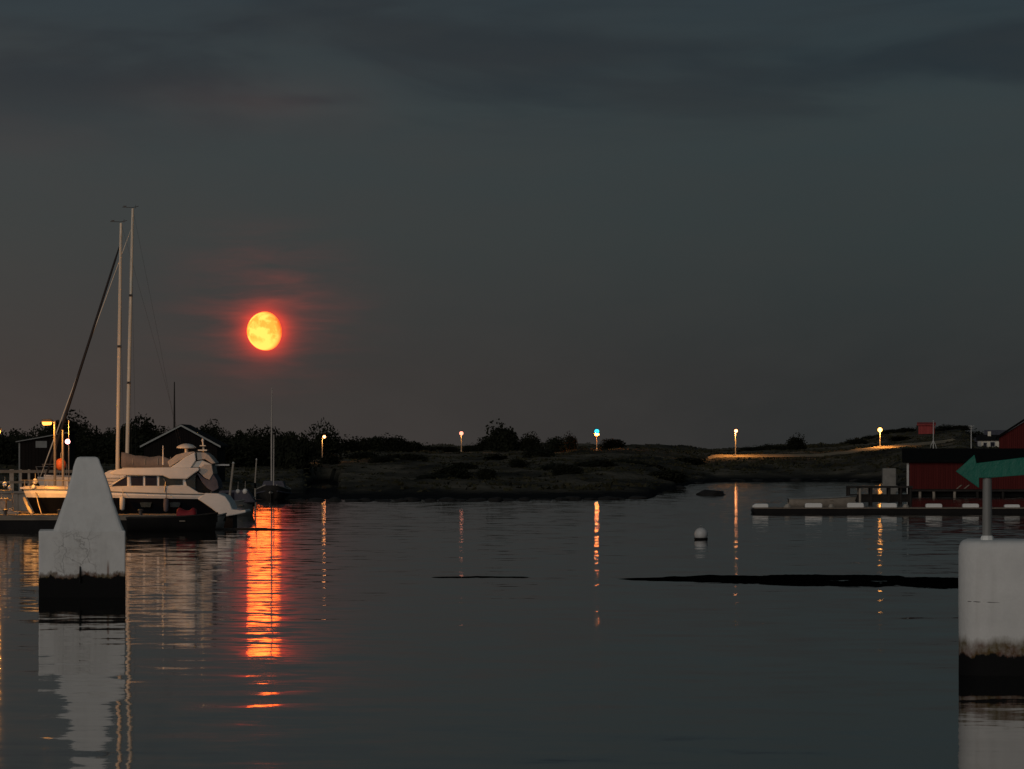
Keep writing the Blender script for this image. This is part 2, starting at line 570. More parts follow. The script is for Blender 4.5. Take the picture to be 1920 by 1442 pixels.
SHORE = [(-400, 232), (380, 232), (500, 262), (620, 252), (900, 255), (1110, 260), (1215, 266), (1252, 315), (1300, 385), (1345, 418), (1560, 425),
         (1650, 410), (1690, 320), (1740, 305), (2600, 300)]
RIDGE_Y = [(-400, 826), (300, 832), (560, 838), (700, 841), (860, 842), (1000, 841), (1160, 839), (1240, 842), (1330, 845), (1390, 841),
           (1470, 834), (1560, 833), (1620, 823), (1675, 809), (1735, 804), (1795, 803), (1818, 814), (1835, 838), (1930, 842), (2600, 842)]
RIDGE_D = 610.0
ROAD = [(1328, 500), (1380, 500), (1460, 503), (1530, 508), (1580, 514), (1620, 520), (1660, 526), (1710, 532), (1780, 540)]
ROAD_Y = [(1328, 859), (1380, 859), (1460, 858.5), (1530, 858), (1580, 853), (1620, 847), (1660, 842), (1710, 837), (1780, 832)]


def ground_base(px, d):
    s = lerp_table(SHORE, px)
    zr = EYE - (lerp_table(RIDGE_Y, px) - HY) / F * RIDGE_D
    t = (d - s) / (RIDGE_D - s)
    if t < 0:
        return -0.5
    if t <= 1:
        if 1300 < px < 1830 and d < 560:
            # the slope up to the road, then the bank behind it
            pd = lerp_table(ROAD, px)
            pz = EYE - (lerp_table(ROAD_Y, px) - HY) / F * pd
            k = min(1.0, max(0.0, (px - 1300) / 40)) * min(1.0, max(0.0, (1830 - px) / 60))
            if d < pd - 3:
                z2 = pz * ((d - s) / (pd - 3 - s)) ** .8 if d > s else -.5
            elif d < pd + 3:
                z2 = pz + (d - pd + 3) * .07
            else:
                z2 = pz + .42 + (zr - pz - .42) * ((d - pd - 3) / (RIDGE_D - pd - 3)) ** 1.2
        else:
            k, z2 = 0.0, 0.0
            if 1300 < px < 1830:
                pd = lerp_table(ROAD, px)
                pz = EYE - (lerp_table(ROAD_Y, px) - HY) / F * pd
                k = min(1.0, max(0.0, (px - 1300) / 40)) * min(1.0, max(0.0, (1830 - px) / 60))
                z2 = pz + .42 + (zr - pz - .42) * ((d - pd - 3) / (RIDGE_D - pd - 3)) ** 1.2
        z1 = -.12 + (zr + .12) * (t ** 1.15)
        z1 += .35 * min(1, t * 14)
        return z1 * (1 - k) + z2 * k
    return zr - (d - RIDGE_D) * .012


def ground(px, d):
    z = ground_base(px, d)
    s = lerp_table(SHORE, px)
    x = (px - CX) / F * d
    t = max(0.0, min(1.0, (d - s) / 40))
    n = mnoise.noise(Vector((x * .11, d * .045, 1.3))) * .55 + mnoise.noise(Vector((x * .33, d * .14, 5.1))) * .30 + abs(mnoise.noise(Vector((x * .8, d * .22, 2.2)))) * .22
    road = 1.0
    if 1300 < px < 1830:
        pd = lerp_table(ROAD, px)
        road = min(1.0, max(.08, (abs(d - pd) - 4) / 14)) * .55
    z += n * (0.25 + .75 * t) * road
    # tidal pool behind the foreshore
    e = ((px - 606) / 26) ** 2 + ((d - 365) / 34) ** 2
    if e < 1.6:
        z = min(z, -.25 + .42 * max(0, e - .35))
    if abs(px - 606) < 34 and d < 365:
        z = min(z, .16)
    return z


def terrain():
    pxs = [-1600 + 80 * i for i in range(16)]
    pxs += [-320 + 8 * i for i in range(int((2240 + 320) / 8))] + [2240 + 80 * i for i in range(18)]
    ds = []
    d = 222.0
    while d < 640:
        ds.append(d)
        d *= 1.0085
    ds += [660, 700, 780, 900, 1100]
    vs, fs = [], []
    for d in ds:
        for px in pxs:
            z = ground(px, d)
            if d > 640:
                z = max(z, -1.0)
            vs.append(((px - CX) / F * d, d, z))
    n = len(pxs)
    for i in range(len(ds) - 1):
        for k in range(n - 1):
            fs.append((i * n + k, i * n + k + 1, (i + 1) * n + k + 1, (i + 1) * n + k))
    mb = MB().add(vs, fs)
    o = mb.build('terrain', M['heath'], smooth=True)
    tag(o, 'low dark heath shore across the water', kind='structure')


terrain()


def road():
    vs, fs = [], []
    n = 60
    for i in range(n + 1):
        px = 1328 + (1790 - 1328) * i / n
        d = lerp_table(ROAD, px)
        for k in range(5):
            dd = d - 2.4 + 4.8 * k / 4
            x = (px - CX) / F * d
            vs.append((x, dd, ground(px, dd) + .06))
    for i in range(n):
        for k in range(4):
            a = i * 5 + k
            fs.append((a, a + 5, a + 6, a + 1))
    o = MB().add(vs, fs).build('gravel_road', M['gravel'], smooth=True)
    tag(o, 'pale gravel road along the far hillside under the street lamps', kind='structure')


road()

# heath cover: small tufts over the far land, too many to count
def tufts():
    rnd = random.Random(3)
    mb = MB()
    for i in range(9000):
        px = rnd.uniform(-150, 2050)
        s = lerp_table(SHORE, px)
        d = s + 14 + (RIDGE_D + 10 - s - 14) * rnd.random() ** .8
        z = ground(px, d)
        if z < .35:
            continue
        if 1310 < px < 1800 and abs(d - lerp_table(ROAD, px)) < 4:
            continue
        x = (px - CX) / F * d
        h = rnd.uniform(.06, .22) * (1.3 if mnoise.noise(Vector((x * .05, d * .03, 9))) > .1 else .7)
        for k in range(4):
            a = rnd.uniform(0, math.pi * 2)
            w = rnd.uniform(.12, .3)
            ox, oy = rnd.uniform(-.4, .4), rnd.uniform(-.4, .4)
            mb.add([(x + ox - w * math.cos(a), d + oy - w * math.sin(a), z - .05), (x + ox + w * math.cos(a), d + oy + w * math.sin(a), z - .05),
                    (x + ox + rnd.uniform(-.25, .25), d + oy + rnd.uniform(-.25, .25), z + h)], [(0, 1, 2)])
    tag(mb.build('heath_tufts', M['leaf']), 'low heather and grass covering the far shore', 'heath', kind='stuff')


tufts()


# ------------------------------------------------------------------ trees and shrubs
def crown_mesh(seed, n=3400, flat=1.0, lump=.35, low=-.9):
    """leaf quads spread through an uneven unit crown (half-height 1)"""
    rnd = random.Random(seed)
    lobes = []
    for i in range(13):
        a = rnd.uniform(0, 2 * math.pi)
        el = rnd.uniform(-.5, 1.2)
        r = rnd.uniform(.25, .6)
        lobes.append((Vector((math.cos(a) * math.cos(el) * r, math.sin(a) * math.cos(el) * r, math.sin(el) * r * flat)), rnd.uniform(.32, .34 + lump)))
    mb = MB()
    for i in range(n):
        c, r = rnd.choice(lobes)
        v = Vector((rnd.gauss(0, 1), rnd.gauss(0, 1), rnd.gauss(0, 1))).normalized() * r * rnd.random() ** .4
        p = c + v
        if p.z < low:
            continue
        u = Vector((rnd.gauss(0, 1), rnd.gauss(0, 1), rnd.gauss(0, .7))).normalized()
        w = u.orthogonal().normalized()
        s = rnd.uniform(.025, .065)
        mb.add([p - u * s - w * s * .6, p + u * s - w * s * .6, p + u * s + w * s * .6, p - u * s + w * s * .6], [(0, 1, 2, 3)])
    xs = [abs(p[0]) for p in mb.v] + [abs(p[1]) for p in mb.v]
    xs.sort()
    kx = 1.0 / xs[int(len(xs) * .985)]
    zs = sorted(p[2] for p in mb.v)
    zl, zh = zs[int(len(zs) * .01)], zs[int(len(zs) * .99)]
    mb.v = [(p[0] * kx, p[1] * kx, -1 + 2 * (p[2] - zl) / (zh - zl)) for p in mb.v]
    me = bpy.data.meshes.new('crown')
    me.from_pydata(mb.v, [], mb.f)
    return me


def spire_mesh(seed, n=2000):
    rnd = random.Random(seed)
    mb = MB()
    for i in range(n):
        h = rnd.random() ** .75
        tier = .5 + .5 * abs(math.sin(h * 17))
        r = (1 - h) * .62 * tier * rnd.random() ** .5 + .02
        a = rnd.uniform(0, 2 * math.pi)
        p = Vector((math.cos(a) * r, math.sin(a) * r, -1 + 2 * h - r * .25))
        u = Vector((math.cos(a), math.sin(a), -.3)) * rnd.uniform(.04, .10)
        w = Vector((-math.sin(a), math.cos(a), 0)) * rnd.uniform(.03, .06)
        mb.add([p - u - w, p + u - w, p + u + w, p - u + w], [(0, 1, 2, 3)])
    me = bpy.data.meshes.new('crown')
    me.from_pydata(mb.v, [], mb.f)
    return me


CROWNS = [crown_mesh(11), crown_mesh(23, lump=.25), crown_mesh(31, flat=.8), crown_mesh(47, lump=.45), spire_mesh(5)]
BUSHES = [crown_mesh(61, 3000, flat=.7, low=-.35), crown_mesh(77, 3000, flat=.8, low=-.4), crown_mesh(83, 3000, flat=.6, low=-.3)]
for me in CROWNS + BUSHES:
    me.materials.append(M['leaf_b'])


def trunk_mesh(seed):
    rnd = random.Random(seed)
    mb = MB()
    top = Vector((rnd.uniform(-.1, .1), rnd.uniform(-.1, .1), .25))
    mb.tube([(0, 0, -1.75), (.02, 0, -.9), top], [.085, .06, .025], 7)
    for k in range(5):
        a = k * 1.3 + rnd.random()
        b = Vector((0, 0, -.75 + .18 * k))
        mb.tube([b, b + Vector((math.cos(a) * .25, math.sin(a) * .25, .18)), b + Vector((math.cos(a) * .5, math.sin(a) * .5, .45))], [.035, .025, .01], 5)
    me = bpy.data.meshes.new('trunk')
    me.from_pydata(mb.v, [], mb.f)
    me.materials.append(M['bark'])
    return me


TRUNKS = [trunk_mesh(1), trunk_mesh(2)]


def tree(name, px, top_y, d, wpx, label, group=None, kind=0, base=None, cat='tree', seed=0, sink=0.0):
    """a tree whose top is at row top_y and whose crown is wpx wide, standing on the ground at distance d"""
    x = (px - CX) / F * d
    zg = ground(px, d) - .1 if base is None else base
    zt = EYE - (top_y - HY) / F * d
    h = max(.6, zt - zg)
    w = wpx / F * d / 2
    rnd = random.Random(seed * 31 + int(px))
    root = empty(name, (x, d, zg), rnd.uniform(0, 6.28))
    bush = kind >= 10
    hc = max(h * .34, min(h * .56, w * 1.25)) if not bush else h * .56
    if kind == 4:
        hc = h * .56
    c = bpy.data.objects.new('crown', (BUSHES[kind - 10] if bush else CROWNS[kind]))
    COL.objects.link(c)
    c.parent = root
    k = 1.0 if kind != 4 else 1.5
    c.scale = (w * k * 1.05, w * k * 1.05, hc)
    c.location = (0, 0, h - hc * (1.0 if kind != 4 else 1.0))
    t = bpy.data.objects.new('trunk', TRUNKS[int(px) % 2])
    COL.objects.link(t)
    t.parent = root
    if bush:
        t.scale = (w * .5, w * .5, h * .35)
        t.location = (0, 0, h * .35 * 1.7)
    else:
        t.scale = (w * .8, w * .8, h / 2.25)
        t.location = (0, 0, h / 2.25 * 1.72)
    tag(root, label, cat, group)
    return root


ORD = ['first', 'second', 'third', 'fourth', 'fifth', 'sixth', 'seventh', 'eighth', 'ninth', 'tenth', 'eleventh', 'twelfth', 'thirteenth', 'fourteenth', 'fifteenth', 'sixteenth',
       'seventeenth', 'eighteenth', 'nineteenth', 'twentieth']
ORD += ['twenty-' + w for w in ORD[:9]] + ['thirtieth']
# the wood on the left, behind the boats and the harbour huts
WOOD = [(-14, 802, 46), (18, 797, 42), (42, 799, 40), (66, 792, 44), (92, 788, 40), (116, 780, 44), (142, 768, 52), (168, 786, 38), (181, 784, 16), (196, 799, 34),
        (216, 797, 34), (236, 786, 36), (258, 774, 54), (286, 784, 42), (306, 794, 34), (324, 800, 36), (352, 800, 34), (376, 788, 38), (396, 782, 38), (414, 796, 28), (432, 806, 26),
        (450, 797, 32), (468, 799, 28), (486, 794, 36), (512, 792, 44), (536, 799, 34), (556, 807, 34), (578, 811, 30)]
for i, (px, ty, w) in enumerate(WOOD):
    k = 4 if px in (181,) else i % 4
    tree('wood_tree', px, ty + 14, 395 + (i * 37) % 50, w * 1.2, 'dark tree of the low wood behind the moorings, %s from the left' % ORD[i], 'trees of the wood behind the moorings', k, seed=i)
# lower filling growth in front of the wood
for i in range(15):
    px = -6 + i * 39 + (i * 7) % 9
    tree('wood_shrub', px, 818 + (i * 5) % 14, 372 + (i * 13) % 20, 76, 'dark shrub at the foot of the low wood, %s from the left' % ORD[i], 'shrubs at the foot of the wood', 10 + i % 3, cat='shrub', seed=i + 50)

tree('round_tree', 614, 799, 452, 60, 'lone round dark tree behind the leftmost heath lamp', None, 3, seed=3)
for i, (px, ty, w) in enumerate([(648, 824, 44), (672, 822, 46), (700, 821, 48), (728, 820, 50), (752, 822, 42), (776, 829, 36), (800, 835, 32), (824, 837, 30), (846, 838, 30), (884, 835, 28), (905, 831, 28)]):
    tree('thicket_shrub', px, ty, 520 + (i * 11) % 40, w, 'low dark skyline thicket shrub right of the round tree, %s from the left' % ORD[i], 'thicket shrubs on the skyline', 10 + i % 3, cat='shrub', seed=i)
tree('dome_shrub', 938, 801, 540, 60, 'largest dome shaped dark shrub on the skyline', None, 10, cat='shrub', seed=1)
tree('dome_shrub', 915, 822, 545, 36, 'small dark shrub at the left foot of the largest skyline dome', None, 12, cat='shrub', seed=2)
tree('dome_shrub', 964, 824, 545, 36, 'small dark shrub at the right foot of the largest skyline dome', None, 11, cat='shrub', seed=5)
tree('dome_shrub', 997, 815, 540, 38, 'leaning dark shrub just right of the largest skyline dome', None, 11, cat='shrub', seed=3)
tree('dome_shrub', 1040, 821, 540, 38, 'squat dark shrub halfway between the skyline dome and the blue lamp', None, 12, cat='shrub', seed=4)
tree('dome_shrub', 1068, 817, 545, 24, 'narrow dark shrub left of the blue lamp on the skyline', None, 10, cat='shrub', seed=6)
tree('dome_shrub', 1152, 824, 540, 46, 'rounded dark shrub right of the blue lamp', None, 12, cat='shrub', seed=7)
tree('hill_shrub', 1492, 820, 560, 36, 'small dark shrub on the slope right of the roadside lamp', None, 10, cat='shrub', seed=8)
for i, (px, ty, w, d) in enumerate([(1414, 838, 46, 560), (1440, 834, 40, 560), (1462, 838, 40, 556), (1604, 824, 40, 585), (1632, 818, 34, 600), (1672, 808, 40, 600), (1700, 806, 40, 600), (1772, 797, 44, 600), (1800, 800, 40, 600), (1830, 809, 36, 600), (1610, 834, 30, 560), (1690, 830, 40, 556)]):
    tree('hill_shrub', px, ty, d, w, 'low dark shrub on the right hillside above the road, %s of its row' % ORD[i], 'shrubs on the right hillside', 10 + i % 3, cat='shrub', seed=i + 20)
rnd = random.Random(12)
ns = 0
for i in range(22):
    px = 610 + i * 32 + rnd.uniform(0, 20)
    d = rnd.uniform(300, 480)
    z = ground(px, d)
    if z < .4 or (abs(px - 606) < 45 and d < 410):
        continue
    ty = HY - (z + rnd.uniform(.5, 1.0) - EYE) * F / d
    ns += 1
    tree('heath_shrub', px, ty, d, rnd.uniform(34, 70), 'low spreading shrub on the open heath below the skyline, %s from the left' % ORD[ns - 1], 'shrubs on the open heath', 10 + i % 3, cat='shrub', seed=i + 90)


# ------------------------------------------------------------------ rocks
def rock(px, py, wpx, hpx, label, group=None, depth=1.0, mat='rock', seed=0, name='shore_rock'):
    d = EYE * F / (py - HY)
    k = F / d
    rnd = random.Random(seed)
    bm = bmesh.new()
    bmesh.ops.create_icosphere(bm, subdivisions=3, radius=1)
    w, h = wpx / k / 2, hpx / k
    for v in bm.verts:
        n = mnoise.noise(v.co * 1.4 + Vector((seed * 3.1, 0, 0))) * .35 + mnoise.noise(v.co * 3.5 + Vector((seed, 2, 0))) * .14
        v.co *= 1 + n
        v.co = Vector((v.co.x * w, v.co.y * w * depth, v.co.z * h))
    me = bpy.data.meshes.new(name)
    bm.to_mesh(me)
    bm.free()
    me.materials.append(M[mat])
    me.polygons.foreach_set('use_smooth', [True] * len(me.polygons))
    o = bpy.data.objects.new(name, me)
    o.location = ((px - CX) / k, d + w * depth * .5, 0)
    COL.objects.link(o)
    tag(o, label, 'rock', group)


rock(1336, 928, 54, 9, 'flat dark rock alone in the water left of the roadside lamp reflection', None, .8, seed=2, name='skerry')
for i in range(22):
    px = 560 + i * 30 + (i * 17) % 13
    s = lerp_table(SHORE, px)
    py = HY + EYE * F / (s + 3)
    rock(px, py, 26 + (i * 11) % 22, 3 + (i * 7) % 5, 'dark wet boulder along the heath shore, %s from the moored sailboat' % ORD[i], 'boulders along the heath shore', .8, seed=i + 10)
for i in range(12):
    px = 1235 + i * 37
    s = lerp_table(SHORE, px)
    rock(px, HY + EYE * F / (s + 2), 20 + (i * 9) % 14, 3 + (i * 5) % 3, 'dark boulder along the inner bay below the road, %s from the left' % ORD[i], 'boulders along the inner bay', .8, seed=i + 50)


def reef(name, px0, px1, d0, d1, zmax, seed, label, gaps=0.5, long=True):
    nx, ny = 150, 40
    vs, fs = [], []
    for j in range(ny + 1):
        v = j / ny * 2 - 1
        for i in range(nx + 1):
            u = i / nx * 2 - 1
            dc = (d0 + d1) / 2 + (mnoise.noise(Vector((u * 1.8, seed, 0))) * .30 + mnoise.noise(Vector((u * 6, seed, 4))) * .10) * (d1 - d0) + (-.25 * u if long else -.35 * abs(u)) * (d1 - d0) * .6
            d = dc + v * (d1 - d0) / 2
            x = ((px0 + px1) / 2 - CX + u * (px1 - px0) / 2) / F * (d0 + d1) / 2
            wid = min(1, ((u + 1) / 2) ** 1.1 * 1.9) * (1 - max(0, u) ** 6 * .6) if long else (1 - u * u) * .9
            e = 1 - (v / max(.05, wid)) ** 2 if wid > 0 else -1
            n = mnoise.noise(Vector((x * 1.1, d * .5, seed))) * gaps + mnoise.noise(Vector((x * 3.3, d * 1.1, seed + 3))) * .4 + mnoise.noise(Vector((x * 9, d * 3, seed + 5))) * .25 - (2.2 * math.exp(-((u - .28) / .16) ** 2 - ((v + .05) / .16) ** 2) if long else 0)
            z = zmax * max(-2.5, min(1, e) * min(1, wid * 3 + .1) + n * min(1, wid * 1.6) - max(0, .10 - wid) * 6)
            vs.append((x, d, z))
    n1 = nx + 1
    for j in range(ny):
        for i in range(nx):
            a = j * n1 + i
            fs.append((a, a + 1, a + n1 + 1, a + n1))
    tag(MB().add(vs, fs).build(name, M['weed'], smooth=True), label, 'reef')


reef('weed_reef', 1128, 1860, 94.6, 103.4, .055, 4.0, 'long black weed covered reef just breaking the surface beside the white block', .85)
reef('weed_reef', 806, 996, 100.9, 102.4, .012, 9.0, 'short thin black weed streak in the middle of the water', .45, False)


# ------------------------------------------------------------------ moon
def moon():
    D = 9000.0
    bm = bmesh.new()
    bmesh.ops.create_uvsphere(bm, u_segments=64, v_segments=48, radius=36.5 / F * D)
    me = bpy.data.meshes.new('moon')
    bm.to_mesh(me)
    bm.free()
    me.polygons.foreach_set('use_smooth', [True] * len(me.polygons))
    o = bpy.data.objects.new('moon', me)
    o.location = at(499.5, 620.5, D)
    COL.objects.link(o)
    m = bpy.data.materials.new('moon')
    m.use_nodes = True
    nt = m.node_tree
    nt.nodes.clear()
    out = nd(nt, 'ShaderNodeOutputMaterial')
    em = nd(nt, 'ShaderNodeEmission')
    tr = nd(nt, 'ShaderNodeBsdfTransparent')
    mix = nd(nt, 'ShaderNodeMixShader')
    geo = nd(nt, 'ShaderNodeNewGeometry')
    L = Vector((-.54, -.83, -.10)).normalized()
    dt = vmath(nt, 'DOT_PRODUCT', geo.outputs['Normal'], tuple(L), out=1)
    tc = nd(nt, 'ShaderNodeTexCoord')
    P = vmath(nt, 'SCALE', tc.outputs['Object'], 1.0 / (36.5 / F * D))
    mare = ramp(nt, noise(nt, vmath(nt, 'ADD', P, (3.1, 0.4, 1.7)), 1.7, 3, .5, dist=.2), [(.46, (0, 0, 0)), (.58, (1, 1, 1))])
    sp = nd(nt, 'ShaderNodeSeparateXYZ')
    nt.links.new(P, sp.inputs[0])
    # the maria lie in the upper middle, the bright highlands towards the lower limb
    zone = ramp(nt, math_node(nt, 'MULTIPLY_ADD', sp.outputs[2], .5, .5), [(.12, (0, 0, 0)), (.34, (1, 1, 1)), (.86, (1, 1, 1)), (.97, (.3, .3, .3))])
    mare = math_node(nt, 'MULTIPLY', mare, zone)
    col = mixrgb(nt, mare, (6.2, .92, .15), (5.4, .54, .065))
    lit = ramp(nt, dt, [(0.0, (.16, .16, .16)), (.42, (1, 1, 1))])
    nt.links.new(mixrgb(nt, 1.0, col, lit, 'MULTIPLY'), em.inputs[0])
    em.inputs[1].default_value = 1.0
    front = math_node(nt, 'SUBTRACT', 1.0, geo.outputs['Backfacing'])
    nt.links.new(math_node(nt, 'MULTIPLY', ramp(nt, dt, [(0.0, (0, 0, 0)), (.07, (1, 1, 1))]), front), mix.inputs[0])
    nt.links.new(tr.outputs[0], mix.inputs[1])
    nt.links.new(em.outputs[0], mix.inputs[2])
    nt.links.new(mix.outputs[0], out.inputs[0])
    me.materials.append(m)
    tag(o, 'orange gibbous moon low in the sky with darker seas', 'moon')


moon()


# ------------------------------------------------------------------ near markers
def beacon():
    d = EYE * F / (1120 - HY)
    k = F / d
    X = lambda p: (p - 154) / k
    Z = lambda p: EYE - (p - HY) / k
    root = empty('beacon', ((154 - CX) / F * (d + .9), d + .9, 0), math.atan((CX - 154) / F))
    m = masonry_paint('beacon_paint', 0, Z(1083), .46, cracks=True, algae=.10)
    # plinth block
    b = MB()
    b.box(X(73), X(235), -.88, .85, -1.2, Z(995))
    base = b.build('plinth', m, root, bevel=.03, segs=3)
    # tapering body: square plan, convex flanks
    prof = [(99, 234, 1012), (99.5, 233, 996), (106, 226.5, 979), (115.5, 217.5, 952), (123, 211, 932), (129, 204.5, 910), (135.5, 196, 886), (139, 190, 872), (141.5, 186, 862), (144, 182.5, 858), (149, 178, 856.5)]
    fine = []
    for (a, b) in zip(prof, prof[1:]):
        for j in range(3):
            fine.append(tuple(p + (q - p) * j / 3 for p, q in zip(a, b)))
    prof = fine + [prof[-1]]
    sec = []
    for xl, xr, py in prof:
        xl += mnoise.noise(Vector((py * .06, 1.0, 0))) * 1.6
        xr += mnoise.noise(Vector((py * .06, 7.0, 0))) * 1.6
        hw = (X(xr) - X(xl)) / 2
        cxm = (X(xr) + X(xl)) / 2
        r = hw * .14
        pts = []
        for (sx, sy) in ((-1, -1), (1, -1), (1, 1), (-1, 1)):
            for a in range(4):
                t = a / 3 * math.pi / 2
                base_a = {(-1, -1): math.pi, (1, -1): 1.5 * math.pi, (1, 1): 0, (-1, 1): .5 * math.pi}[(sx, sy)]
                pts.append((cxm + sx * (hw - r) + r * math.cos(base_a + t), (sy * (hw - r) + r * math.sin(base_a + t)) * 1.178, Z(py)))
        pts.append(pts[0])
        sec.append(pts)
    body = MB().loft(sec).build('tapered_body', m, root)
    for e in (base,):
        pass
    # black rod on the plinth, drawn for the upright notch crack
    MB().tube([(X(150), -.90, Z(1062)), (X(150), -.93, Z(1075)), (X(150), -.92, Z(1092))], [.012, .018, .02], 6).build('notch_crack', M['black'], root)
    tag(root, 'weathered white tapering concrete beacon with black waterline', 'beacon')


beacon()


def arrow_marker():
    d = EYE * F / (1267 - HY)
    k = F / d
    X = lambda p: (p - 1797) / k
    Z = lambda p: EYE - (p - HY) / k
    block = empty('concrete_block', ((1797 - CX) / k, d, 0), -math.atan((1797 - CX) / F))
    m = masonry_paint('block_paint', 0, Z(1231), .34, algae=.26)
    def ring(z, inset):
        rc, w, dp = .42 - inset, 1.75, 1.6
        pts = []
        for cx_, cy_, a0 in ((.42, .42, math.pi), (w - .42, .42, 1.5 * math.pi), (w - .42, dp - .42, 0), (.42, dp - .42, .5 * math.pi)):
            for j in range(9):
                t = a0 + j / 8 * math.pi / 2
                pts.append((cx_ + rc * math.cos(t), cy_ + rc * math.sin(t), z + .006 * mnoise.noise(Vector((cx_ + rc * math.cos(t), cy_ + rc * math.sin(t), z)) * 3)))
        return pts + [pts[0]]
    zt = Z(1013.5)
    secs = [ring(-1.2, 0), ring(-.2, 0), ring(.3, .004), ring(.9, .0), ring(zt - .16, 0), ring(zt - .10, .008), ring(zt - .05, .028), ring(zt - .02, .062), ring(zt, .12)]
    MB().loft(secs).build('block', m, block, smooth=True)
    # hairline casting joint
    b = MB()
    b.tube([(.125, .118, Z(1128)), (.25, .034, Z(1128.6)), (.42, -.001, Z(1129.2)), (.55, -.001, Z(1129.8))], [.004, .005, .004, .001], 5)
    b.build('casting_joint', M['black'], block)
    tag(block, 'large white concrete block with rounded edge at the right, black below', 'mooring block')

    yp = d + .42
    sign = empty('arrow_sign', ((1851 - CX) / F * yp, yp, Z(1013.5) - .02))
    kk = F / yp
    zz = lambda p: EYE - (p - HY) / kk - (Z(1013.5) - .02)
    xx = lambda p: (p - 1851) / kk
    b = MB()
    b.tube([(0, 0, 0), (0, 0, zz(878)), (0, 0, zz(872))], [.066, .060, .054], 20)
    b.build('post', M['post_grey'], sign, smooth=False)
    MB().lathe([(.088, 0), (.088, .05), (.075, .075), (.062, .08)], n=8).build('foot', M['float_white'], sign)
    outl = [(1791, 884), (1826, 852.5), (1829.5, 868.5), (1960, 852.5), (1984, 868), (1960, 887.5), (1860, 895.5), (1834.5, 896), (1834.5, 915)]
    b = MB()
    b.prism([(xx(a), zz(c)) for a, c in outl], -.092, -.068)
    b.build('arrow_plate', M['green_paint'], sign, bevel=.005, segs=1)
    for p in (1843, 1859):
        MB().tube([(xx(p), -.098, zz(882)), (xx(p), -.06, zz(882))], .010, 8).build('bolt', M['green_paint'], sign)
    b = MB()
    b.box(-.10, .10, -.068, -.03, zz(890), zz(876))
    b.build('bracket', M['post_grey'], sign)
    tag(sign, 'green arrow sign pointing left on a grey post', 'sign')


arrow_marker()

# round mooring buoy in mid water
dB = EYE * F / (1012 - HY)
kB = F / dB
bo = empty('mooring_buoy', ((1315 - CX) / kB, dB + .2, 0))
prof = []
for i in range(13):
    a = -math.pi / 2 + math.pi * i / 12
    prof.append((max(.001, .23 * math.cos(a)), .18 + .23 * math.sin(a)))
MB().lathe(prof, n=28).build('float', M['buoy_white'], bo, smooth=True)
MB().lathe([(.215, .0), (.232, .02), (.232, .05), (.222, .065)], n=28).build('weed_band', M['black'], bo, smooth=True)
b = MB()
b.tube([(.04 * math.cos(t), 0, .435 + .04 * math.sin(t)) for t in [i * math.pi / 6 for i in range(13)]], .009, 6, cap=False)
b.build('ring', M['steel'], bo)
tag(bo, 'small round white mooring buoy afloat in mid water', 'buoy')


# ------------------------------------------------------------------ street lamps on the far shore
def point_light(parent, loc, col, power, radius=.12, down=False):
    ld = bpy.data.lights.new('lamp_light', 'SPOT' if down else 'POINT')
    ld.energy = power
    ld.color = col
    ld.shadow_soft_size = radius
    if down:
        ld.spot_size = R(162)
        ld.spot_blend = .25
    o = bpy.data.objects.new('lamp_light', ld)
    o.location = loc
    o.parent = parent
    COL.objects.link(o)
    return o


def heath_lamp(px, head_y, base_y, d, col, strength, label, r=.20, added_amber=None, arm=0.0, power=120):
    k = F / d
    zb = ground(px, d) - .15
    root = empty('street_lamp', ((px - arm * k - CX) / k, d, zb))
    zh = EYE - (head_y - HY) / k - zb
    MB().lathe([(.11, 0), (.11, .35), (.06, .42)], n=10).build('base', M['pole_grey'], root)
    MB().tube([(0, 0, .3), (0, 0, zh - r * 1.2), (0, 0, zh - r * .6)], [.065, .05, .045], 10).build('pole', M['pole_grey'], root)
    if arm:
        MB().tube([(0, 0, zh - r * .7), (arm * .5, 0, zh - r * .2), (arm, 0, zh)], .03, 6).build('arm', M['pole_grey'], root)
    pr = [(max(.002, r * math.cos(a)), r * math.sin(a)) for a in [-math.pi / 2 + math.pi * i / 10 for i in range(11)]]
    MB().lathe(pr, (arm, -.02, zh), 18).build('globe', emissive('lamp_glow', col, strength), root, smooth=True)
    if added_amber:
        hc, hs, hr = added_amber
        b = MB()
        b.lathe([(hr * .5, -r * 1.75), (hr, -r * 1.35), (hr, -r * 1.1), (hr * .6, -r * .95)], (arm, .0, zh), 20)
        b.build('added_amber_emitter', emissive('added_amber_glow', hc, hs), root, smooth=True)  # emitter added below the globe to turn its water reflection orange
    point_light(root, (arm, -.45, zh - .05), (1.0, .42, .10), power, .15, True)
    MB().lathe([(r * 1.15, r * .95), (r * .9, r * 1.15), (.02, r * 1.4)], (arm, 0, zh), 14).build('cap', M['dark_steel'], root)
    tag(root, label, 'street lamp')
    return root


heath_lamp(608, 819, 868, 424, (1.0, .34, .12), 9, 'leftmost heath lamp, pole in front of the lone round tree', .15, arm=.20, power=150)
heath_lamp(865, 812.5, 850, 520, (1.0, .30, .20), 2.6, 'pinkish lamp second from left on the heath, short pole', .24, power=150)
heath_lamp(1119, 809, 848, 540, (.06, .80, 1.0), 1.5, 'brightest lamp with blue white globe and added amber emitter below', .30, added_amber=((1.0, .17, .012), 110, .27), power=250)
heath_lamp(1380, 808, 859, 500, (1.0, .32, .12), 9, 'tall lamp at the left end of the lit gravel road', .19, arm=.06, power=900)
heath_lamp(1650, 806, 842, 526, (1.0, .38, .07), 11, 'yellow lamp beside the upper gravel road below the hill', .27, power=1000)


# ------------------------------------------------------------------ left harbour: pontoon, quay, lamps
AMBER = (1.0, .37, .05)


